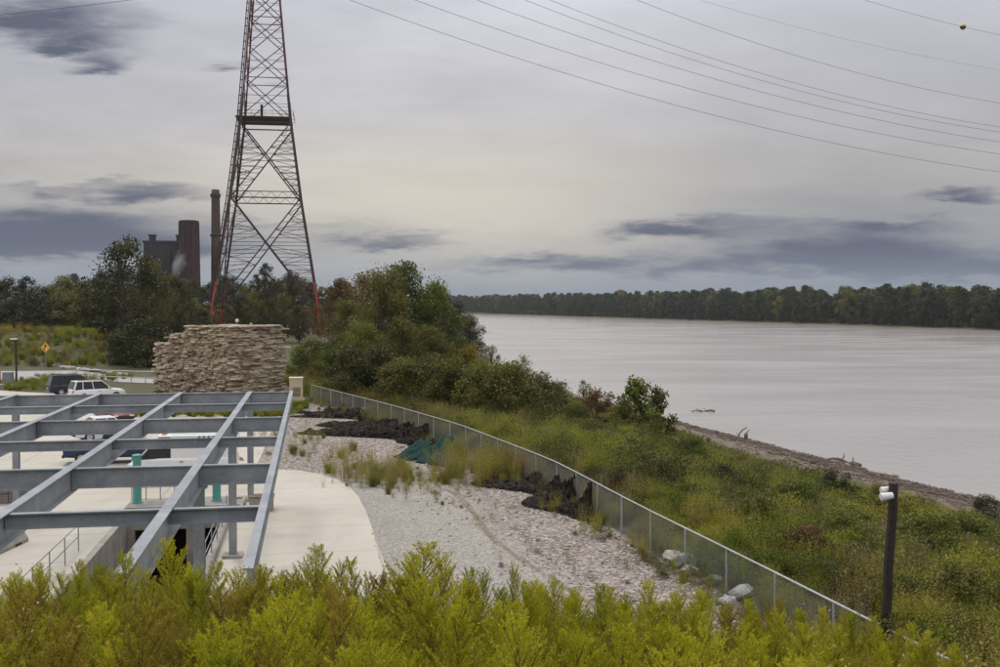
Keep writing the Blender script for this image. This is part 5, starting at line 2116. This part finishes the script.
def build_lines():
    """conductors: attached to arms of the tower, sagging over the river to the far shore"""
    w = Vector((.957, .290, 0))
    a = Vector((-.290, .957, 0))
    L = 560.0
    obs = [((350, 0), (1000, 172), -12, 'lowest power line, entering at top left of centre', .06),
           ((415, 0), (1000, 154), -7, 'second lowest power line over the river', .06),
           ((477, 0), (1000, 142), -7.0, 'third lowest power line over the river', .06),
           ((525, 0), (1000, 132), 7.0, 'lower wire of the close pair of power lines', .06),
           ((550, 0), (1000, 127), 7.0, 'upper wire of the close pair of power lines', .06),
           ((637, 0), (1000, 103), 12, 'power line alone above the close pair', .06),
           ((700, 0), (1000, 70), -3, 'faint thin wire near the upper right corner', .03),
           ((865, 0), (1000, 35), 3, 'uppermost wire, carrying the marker ball', .05)]
    heads = []

    def solve(o1, o2, off, sgn=1):
        base = TW + a * off
        rows, rhs, ts = [], [], []
        for px, py in (o1, o2):
            d = ray(px, py)
            # horizontal intersection: base + t*w*sgn  with direction d
            A = np.array([[w.x * sgn, -d.x], [w.y * sgn, -d.y]])
            t, k = np.linalg.solve(A, np.array([-base.x, -base.y]))
            z = CAM_H + k * d.z
            ts.append(t)
            rows.append([1.0, -(t * (L - t))])      # z = z0 - c t (L - t)
            rhs.append(z)
        z0, c = np.linalg.solve(np.array(rows), np.array(rhs))
        return base, z0, c, ts
    for o1, o2, off, lb, r in obs:
        base, z0, c, ts = solve(o1, o2, off)
        n = 90
        pts = [base + w * (L * i / n) + Vector((0, 0, z0 - c * (L * i / n) * (L - L * i / n))) for i in range(n + 1)]
        heads.append((off, z0))
        o0 = pts[0]
        wire = MB().path([p - o0 for p in pts], r, 5).build('power_line', M_WIRE)
        wire.location = o0
        tag(wire, lb, 'power line', 'power lines over the river')
        if 'marker' in lb:
            d = ray(963, 25)
            A = np.array([[w.x, -d.x], [w.y, -d.y]])
            t, k = np.linalg.solve(A, np.array([-base.x, -base.y]))
            p = base + w * t + Vector((0, 0, z0 - c * t * (L - t)))
            ball = thing('marker_ball', 'yellow and dark aviation marker ball on the uppermost wire', 'marker ball', p)
            me = MB().lathe((0, 0, 0), [(.02, -.9)] + [(.9 * math.cos(q), .9 * math.sin(q)) for q in np.linspace(-1.4, .1, 8)], 16)
            me.build('lower_half', mat('dark ball shell', worn((.035, .025, .015), (.06, .04, .02), 2), rough=.5), ball, smooth=True)
            me = MB().lathe((0, 0, 0), [(.905 * math.cos(q), .905 * math.sin(q)) for q in np.linspace(.1, 1.5, 8)], 16)
            me.build('upper_half', mat('yellow ball shell', worn((.62, .36, .03), (.70, .42, .05), 2), rough=.5), ball, smooth=True)
    # the line leading away to the left
    base, z0, c, ts = solve((130, 0), (0, 15), -12, -1)
    n = 60
    pts = [base - w * (L * i / n) + Vector((0, 0, z0 - c * (L * i / n) * (L - L * i / n))) for i in range(n + 1)]
    o0 = pts[0]
    wire = MB().path([p - o0 for p in pts], .06, 5).build('power_line', M_WIRE)
    wire.location = o0
    tag(wire, 'power line leaving the tower to the upper left', 'power line', 'power lines over the river')
    heads.append((-12, z0))
    print('LINES', [(o, round(z, 1)) for o, z in heads])
    # cross arms that carry them (above the picture)
    inv = tower.matrix_basis.inverted()
    for off, z0 in heads:
        b = MB()
        zt = z0 + 2.2
        for q in (-1, 1):
            b.tube(TW + w * q * 1.2 + Vector((0, 0, zt)), TW + a * off + Vector((0, 0, zt)), .16, 4)
            b.tube(TW + w * q * 1.2 + Vector((0, 0, zt + 2.4)), TW + a * off + Vector((0, 0, zt)), .13, 4)
        b.v = [tuple(inv @ Vector(v)) for v in b.v]
        b.build('cross_arm', M_TW_TOP, tower)
        b = MB().tube(TW + a * off + Vector((0, 0, zt)), TW + a * off + Vector((0, 0, z0)), .14, 6)
        b.v = [tuple(inv @ Vector(v)) for v in b.v]
        b.build('insulator', M_CABG, tower)


build_lines()

# ------------------------------------------------------------------ power plant beyond the wood
def build_plant():
    D = 620.0
    k = D / FPX
    root = thing('power_plant', 'old grey power plant building rising behind the wood at left', 'power plant', (at(166, 300, D).x, D, 0), R(10))
    wpx = 42 * k
    zt = at(166, 243, D).z
    MB().box((0, 10, zt / 2), (wpx, 20, zt)).build('wall', M_PLANT, root)
    MB().box((0, 10, zt + .6), (wpx + 1.2, 21, 1.4)).build('roof', M_PLANTR, root)
    for i in range(6):
        MB().box((-wpx / 2 + wpx * (i + .5) / 6, -.25, zt / 2 + 1), (.9, .6, zt - 6)).build('pilaster', M_PLANT, root)
    for x in (-wpx * .33, wpx * .30):
        v = MB().box((x, 6, zt + 2.8), (3.4, 4, 3.2)).build('roof_vent', M_PLANTR, root)
        MB().box((x, 6, zt + 4.7), (4.6, 5, .6)).build('vent_cap', M_PLANTR, v)
    p = at(193.5, 300, D)
    t = thing('red_stack', 'broad dull red stack of the power plant, left of the chimney', 'stack', (p.x, D - 8, 0), R(10))
    zt = at(193, 221, D - 8).z
    r = 19 * k / 2
    MB().lathe((0, 0, 0), [(r * 1.12, 0), (r * 1.04, zt * .5), (r, zt - 1.2), (r * 1.02, zt - 1.2), (r * 1.02, zt)], 12).build('shaft', M_BRICK, t)
    for i in range(12):
        a = i * math.pi / 6
        MB().tube((math.cos(a) * r * 1.12, math.sin(a) * r * 1.12, 0), (math.cos(a) * r * 1.0, math.sin(a) * r * 1.0, zt - 1.0), .35, 4).build('rib', M_CHIM if i % 3 else M_PLANTR, t)
    MB().lathe((0, 0, zt - .05), [(r * .86, 0), (r * .86, .3)], 12).build('mouth', M_INK, t)
    b = MB()
    b.tube((r * .7, -r * .8, 14), (r * 1.15, -r * .4, 16.5), 2.2, 8)
    b.build('duct', M_PLANTR, t)
    p = at(213.5, 300, D)
    t = thing('chimney', 'slender tall brown chimney of the power plant with two collars', 'chimney', (p.x, D + 6, 0))
    zt = at(213, 190, D + 6).z
    zc = at(213, 233, D + 6).z
    r = 8.6 * k / 2
    MB().lathe((0, 0, 0), [(r * 1.25, 0), (r * 1.02, zc), (r * .94, zt - 3.6), (r * .92, zt)], 20).build('shaft', M_CHIM, t, smooth=True)
    MB().lathe((0, 0, zc - 2.2), [(r * 1.06, 0), (r * 1.3, .4), (r * 1.3, 1.5), (r * 1.06, 1.9)], 20).build('collar', M_PLANTR, t)
    MB().lathe((0, 0, zt - 4.4), [(r * 1.0, 0), (r * 1.22, .6), (r * 1.22, 2.0), (r * 1.0, 2.4)], 20).build('collar', M_PLANTR, t)
    MB().lathe((0, 0, zc + .2), [(r * 1.08, 0), (r * 1.10, -14)][::-1], 20)
    MB().lathe((0, 0, zt - .02), [(r * .8, 0), (r * .8, .2)], 16).build('mouth', M_INK, t)
    b = MB()
    b.tube((r * 1.2, -r * .2, 4), (r * .98, -r * .2, zt - 3), .22, 4)
    b.build('ladder', M_PLANTR, t)


build_plant()

# ------------------------------------------------------------------ driftwood on the shore
def build_drift():
    rng = np.random.default_rng(91)
    logs = []
    for i in range(5):
        b = MB()
        L = 1.0
        n = 7
        pts = [Vector((L * (k / (n - 1) - .5), .05 * math.sin(k * 1.1 + i), .02 * math.sin(k * 1.7))) for k in range(n)]
        b.path(pts, [.030 * (1 - .09 * k) * (1 + .12 * math.sin(k * 3 + i)) for k in range(n)], 6)
        for q in range(2 + i % 2):
            s = pts[2 + q]
            b.path([s, s + Vector((.06, .07 * (1 if q % 2 else -1), .04)), s + Vector((.13, .10 * (1 if q % 2 else -1), .07))], [.016, .011, .004], 4)
        me = b.mesh('log')
        me.materials.append(M_DRIFT)
        logs.append(me)
    pts, rot, scl, idx = [], [], [], []
    for _ in range(2600):
        Y = 55 * (200 / 55) ** rng.uniform()
        d = np.abs(rng.normal()) * 3.0 * np.interp(Y, [60, 97, 130, 163, 244], [1.2, 1.1, .85, .4, .2]) - .4
        X = float(sx(Y)) - d
        if X > .56 * Y + 5:
            continue
        th = math.atan2(1, -.27) + rng.normal() * .35
        pts.append((X, Y, zg(X, Y) + .06 + rng.uniform(0, .15)))
        rot.append(th)
        scl.append(rng.uniform(.6, 2.4))
        idx.append(rng.integers(5))
    scatter('driftwood_litter', pts, rot, scl, idx, logs, 'broken driftwood and litter washed up in a band along the shore', 'driftwood')
    big = [(880, 477, 5.0, -.35, 'long grey drift log above the waterline left of the dark pole'), (845, 462, 6.0, -.30, 'bleached drift log on the shore midway along the debris band'), (945, 508, 6.5, -.45, 'thick drift log right of the dark pole'),
           (985, 500, 4.0, -.1, 'dark drift log at the water by the right edge'), (775, 453, 4.5, -.2, 'dark drift log where the debris band begins'), (912, 497, 5.5, -.4, 'pale drift log just right of the pole top'), (965, 517, 4.5, -.5, 'drift log highest on the beach at right'),
           (556, 384, 5.0, .05, 'dark snag lying at the water beyond the thicket'), (703, 411, 4.0, .05, 'thin branch drifting on the river past the saplings'), (739, 436, 3.2, -.7, 'forked branch sticking out of the shallows')]
    for i, (px, py, L, an, lb) in enumerate(big):
        p = gnd(px, py, WATER_Z + .15)
        z = max(zg(p.x, p.y), WATER_Z) + .10
        p = gnd(px, py, z)
        o = obj('drift_log', logs[i % 5], None)
        o.location = (p.x, p.y, z)
        o.scale = (L, L * 1.5, L * 1.5)
        o.rotation_euler = (0, 0, math.pi / 2 + .25 - an * .4 + (0 if i < 7 else 1.3))
        if 'sticking' in lb:
            o.rotation_euler = (0, R(-48), .4)
        tag(o, lb, 'driftwood')
    b = MB()
    t = thing('mooring_stump', 'small dark stump standing in the shallows below the saplings', 'stump', gnd(746, 440, WATER_Z))
    MB().lathe((0, 0, -.6), [(.30, 0), (.24, .8), (.27, 1.1), (.20, 1.5)], 9).build('stump_body', M_DRIFT, t)
    MB().path([Vector((0, 0, .6)), Vector((.2, .1, 1.1)), Vector((.5, .1, 1.35))], [.10, .07, .03], 5).build('branch', M_DRIFT, t)


build_drift()

# ------------------------------------------------------------------ feathery weeds in the foreground
def weed_meshes(seed, h=1.5, nb=54, sub=17, per=7, w=.42):
    """stem with arching side branches, each set with branchlets of needle-fine leaves"""
    rng = np.random.default_rng(seed)
    st = MB()
    sp = [Vector((0, 0, -.05))]
    x = y = 0
    for i in range(1, 9):
        x += rng.normal() * .010
        y += rng.normal() * .010
        sp.append(Vector((x, y, h * .97 * i / 8)))
    st.path(sp, [.0085 * (1 - .10 * i) for i in range(9)], 5)
    P, D, T = [], [], []
    for b in range(nb):
        s = .10 + .88 * (b + rng.uniform()) / nb
        k = min(7, int(s * 8))
        p0 = sp[k].lerp(sp[k + 1], s * 8 - k) if k < 8 else sp[8]
        a = b * 2.4 + rng.normal() * .4
        ln = h * w * (1.06 - s) ** .92 * min(1, .35 + s * 2.2) * rng.uniform(.55, 1.15) + .03
        el = .48 + .5 * s + rng.normal() * .14
        d = Vector((math.cos(a) * math.cos(el), math.sin(a) * math.cos(el), math.sin(el)))
        tt = rng.uniform()
        pts = []
        for q in range(5):
            f = q / 4
            pts.append(p0 + d * (ln * f) + Vector((0, 0, .22 * ln * f * f)) + Vector(rng.normal(size=3) * .012 * ln))
        if ln > .12:
            st.path(pts[::2], [.0034, .0024, .001], 3)
        nsub = max(4, int(sub * (ln / (h * w)) ** .6 + 2))
        for q in range(nsub):
            f = (q + rng.uniform()) / nsub
            f = .12 + .88 * f
            g = min(3, int(f * 4))
            c = pts[g].lerp(pts[g + 1], f * 4 - g)
            side = d.cross(Vector((0, 0, 1))).normalized()
            bd = (d * .8 + side * rng.choice([-1, 1]) * rng.uniform(.4, 1) + Vector((0, 0, rng.uniform(.1, .8)))).normalized()
            bl = ln * .30 * (1.15 - f) + .022
            for r in range(per):
                ff = (r + rng.uniform()) / per
                P.append(tuple(c + bd * bl * ff))
                D.append(tuple(bd * .8 + Vector(rng.normal(size=3) * .55) + Vector((0, 0, .35))))
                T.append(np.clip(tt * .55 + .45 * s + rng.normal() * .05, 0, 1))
    V, Q = leaves(rng, np.array(P), .0165, .30, dirs=np.array(D), jitter=.15)
    stem = st.mesh('stem')
    stem.materials.append(M_STEM)
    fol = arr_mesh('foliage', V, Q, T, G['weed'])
    return stem, fol


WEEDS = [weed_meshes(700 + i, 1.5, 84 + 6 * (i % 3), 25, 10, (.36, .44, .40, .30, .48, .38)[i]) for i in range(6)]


def build_weeds():
    rng = np.random.default_rng(31)
    # joined stem+foliage meshes for the mass
    var = []
    for stem, fol in WEEDS:
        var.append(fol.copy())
    for stem, fol in WEEDS[:3]:
        me = fol.copy()
        me.materials.clear()
        me.materials.append(G['weedbrown'])
        var.append(me)
    pts, rot, scl, idx, tl = [], [], [], [], []

    def crest(px):
        # how high the weed tops reach at this place across the picture (photo rows)
        return float(np.interp(px, [-40, 0, 60, 150, 260, 330, 400, 430, 480, 540, 620, 700, 760, 830, 900, 950, 1000],
                               [588, 582, 578, 578, 578, 584, 586, 576, 588, 596, 604, 604, 612, 622, 632, 650, 668]))
    n = 0
    while n < 400:
        Y = rng.uniform(4.2, 10.5)
        px = rng.uniform(-80, 985)
        X = (px - 500) / FPX * Y
        z0 = zg(X, Y)
        top = at(px, crest(px) + rng.uniform(-14, 46) + max(0, (8 - Y)) * 9, Y).z
        h = top - z0
        if h < .5 or h > 1.9:
            continue
        pts.append((X, Y, z0))
        rot.append(rng.uniform(0, 6.28))
        scl.append(h / 1.5)
        brown = rng.uniform() < (.34 if px < 260 else .12)
        idx.append(6 + rng.integers(3) if brown else rng.integers(6))
        tl.append(rng.normal() * .09)
        n += 1
    # dead seed stalks and grass among the weeds
    var += [spray(900, G['dry'], 1.45, 5, 40, .022), tuft(901, G['grass'], 1.3, .25, 60, .006), spray(902, G['grass'], 1.4, 9, 34, .03)]
    for q in range(110):
        k = rng.integers(len(pts))
        X, Y = pts[k][0] + rng.normal() * .15, pts[k][1] + rng.normal() * .15
        pts.append((X, Y, zg(X, Y)))
        rot.append(rng.uniform(0, 6.28))
        scl.append(scl[k] * rng.uniform(.85, 1.12))
        idx.append(9 + rng.integers(3))
        tl.append(rng.normal() * .1)
    stalk = [w_[0] for w_ in WEEDS] + [w_[0] for w_ in WEEDS[:3]]
    sel = [i_ for i_, k in enumerate(idx) if k < 9]
    scatter('weed_stalks', [pts[i_] for i_ in sel], [rot[i_] for i_ in sel], [scl[i_] for i_ in sel], [idx[i_] for i_ in sel], stalk, 'brown stalks inside the feathery weed thicket', 'weeds', tilt=[tl[i_] for i_ in sel])
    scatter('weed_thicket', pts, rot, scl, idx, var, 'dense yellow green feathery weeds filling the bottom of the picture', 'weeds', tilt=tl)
    # plants that stand out above the mass, each its own thing
    tall = [(12, 572), (38, 566), (62, 573), (78, 560), (98, 566), (122, 552), (142, 568), (166, 540), (190, 566), (213, 560), (238, 571), (262, 566), (290, 578), (318, 548), (338, 562), (352, 556), (366, 574), (395, 575), (412, 556), (428, 546), (446, 558), (468, 566), (484, 572),
            (515, 566), (536, 580), (556, 580), (578, 590), (600, 582), (626, 594), (652, 582), (676, 592), (700, 590), (726, 604), (752, 598), (778, 612), (806, 612), (826, 606), (852, 626), (884, 628), (914, 640), (938, 652)]
    for i, (px, top) in enumerate(tall):
        Y = rng.uniform(7.4, 9.4)
        X = (px - 500) / FPX * Y
        z0 = zg(X, Y)
        h = at(px, top, Y).z - z0
        k = i % 6
        if px == 515:
            lb, gr = 'single slim weed standing above its neighbours before the gravel', None
        elif px == 428:
            lb, gr = 'broadest tall weed plume in front of the gravel edge', None
        elif px == 166:
            lb, gr = 'tall weed plume in front of the leaning steel beam end', None
        elif px == 318:
            lb, gr = 'slender tall weed plume against the pale concrete pad', None
        else:
            lb, gr = 'tall feathery yellow green weed plume in the foreground thicket', 'weed plumes along the foreground'
        t = thing('feathery_weed', lb, 'weed', (X, Y, z0), rng.uniform(0, 6.28), gr)
        s = h / 1.5
        wd = s * (.55 if px == 515 else rng.uniform(.75, 1.05) if px != 428 else 1.5)
        t.scale = (wd, wd, s)
        obj('stem', WEEDS[k][0], None, t)
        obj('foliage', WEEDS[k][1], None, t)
    # low growth on the mound so no bare soil shows between the plants
    pts, rot, scl, idx = [], [], [], []
    for _ in range(1500):
        Y = rng.uniform(3, 21)
        X = rng.uniform(-.62 * Y - 1, .62 * Y + 1)
        pts.append((X, Y, zg(X, Y)))
        rot.append(rng.uniform(0, 6.28))
        scl.append(rng.uniform(.4, .75))
        idx.append([7, 8, 4, 5][rng.integers(4)])
    scatter('mound_grass', pts, rot, scl, idx, BRUSH, 'low grass covering the earth mound under the weeds', 'grass')


build_weeds()


# ------------------------------------------------------------------ steam by the plant, and the hazy air
def build_steam():
    import bmesh
    p = at(179, 264, 606)
    bm = bmesh.new()
    bmesh.ops.create_icosphere(bm, subdivisions=3, radius=1.0)
    me = bpy.data.meshes.new('steam_plume')
    bm.to_mesh(me)
    bm.free()
    m = bpy.data.materials.new('steam')
    m.use_nodes = True
    t = NT(m.node_tree)
    t.n.remove(t.n['Principled BSDF'])
    v = t.new('ShaderNodeVolumePrincipled')
    v.inputs['Color'].default_value = (.95, .95, .95, 1)
    tc = t.new('ShaderNodeTexCoord').outputs['Object']
    ln = t.new('ShaderNodeVectorMath', operation='LENGTH')
    t.l.new(tc, ln.inputs[0])
    n = t.noise(tc, 1.8, 4, .65)
    d = t.math('MULTIPLY', t.smooth(t.math('SUBTRACT', n, t.math('MULTIPLY', ln.outputs['Value'], .45)), .05, .45), .22)
    t.l.new(d, v.inputs['Density'])
    t.l.new(v.outputs[0], t.n['Material Output'].inputs['Volume'])
    o = obj('steam_plume', me, m)
    o.location = p
    o.scale = (4.5, 4.0, 9.0)
    o.rotation_euler = (0, R(18), 0)
    tag(o, 'small wisp of white steam in front of the grey power plant', 'steam', kind='stuff')


build_steam()


def build_haze():
    m = bpy.data.materials.new('haze')
    m.use_nodes = True
    t = NT(m.node_tree)
    t.n.remove(t.n['Principled BSDF'])
    v = t.new('ShaderNodeVolumePrincipled')
    v.inputs['Color'].default_value = (.80, .87, .96, 1)
    v.inputs['Density'].default_value = HAZE
    v.inputs['Anisotropy'].default_value = 0.2
    t.l.new(v.outputs[0], t.n['Material Output'].inputs['Volume'])
    o = MB().box((400, 2100, 57), (4600, 5000, 146)).build('haze', m)
    tag(o, 'thin pale haze in the air over the river and far bank', 'haze', kind='stuff')


HAZE = 0.00006
build_haze()
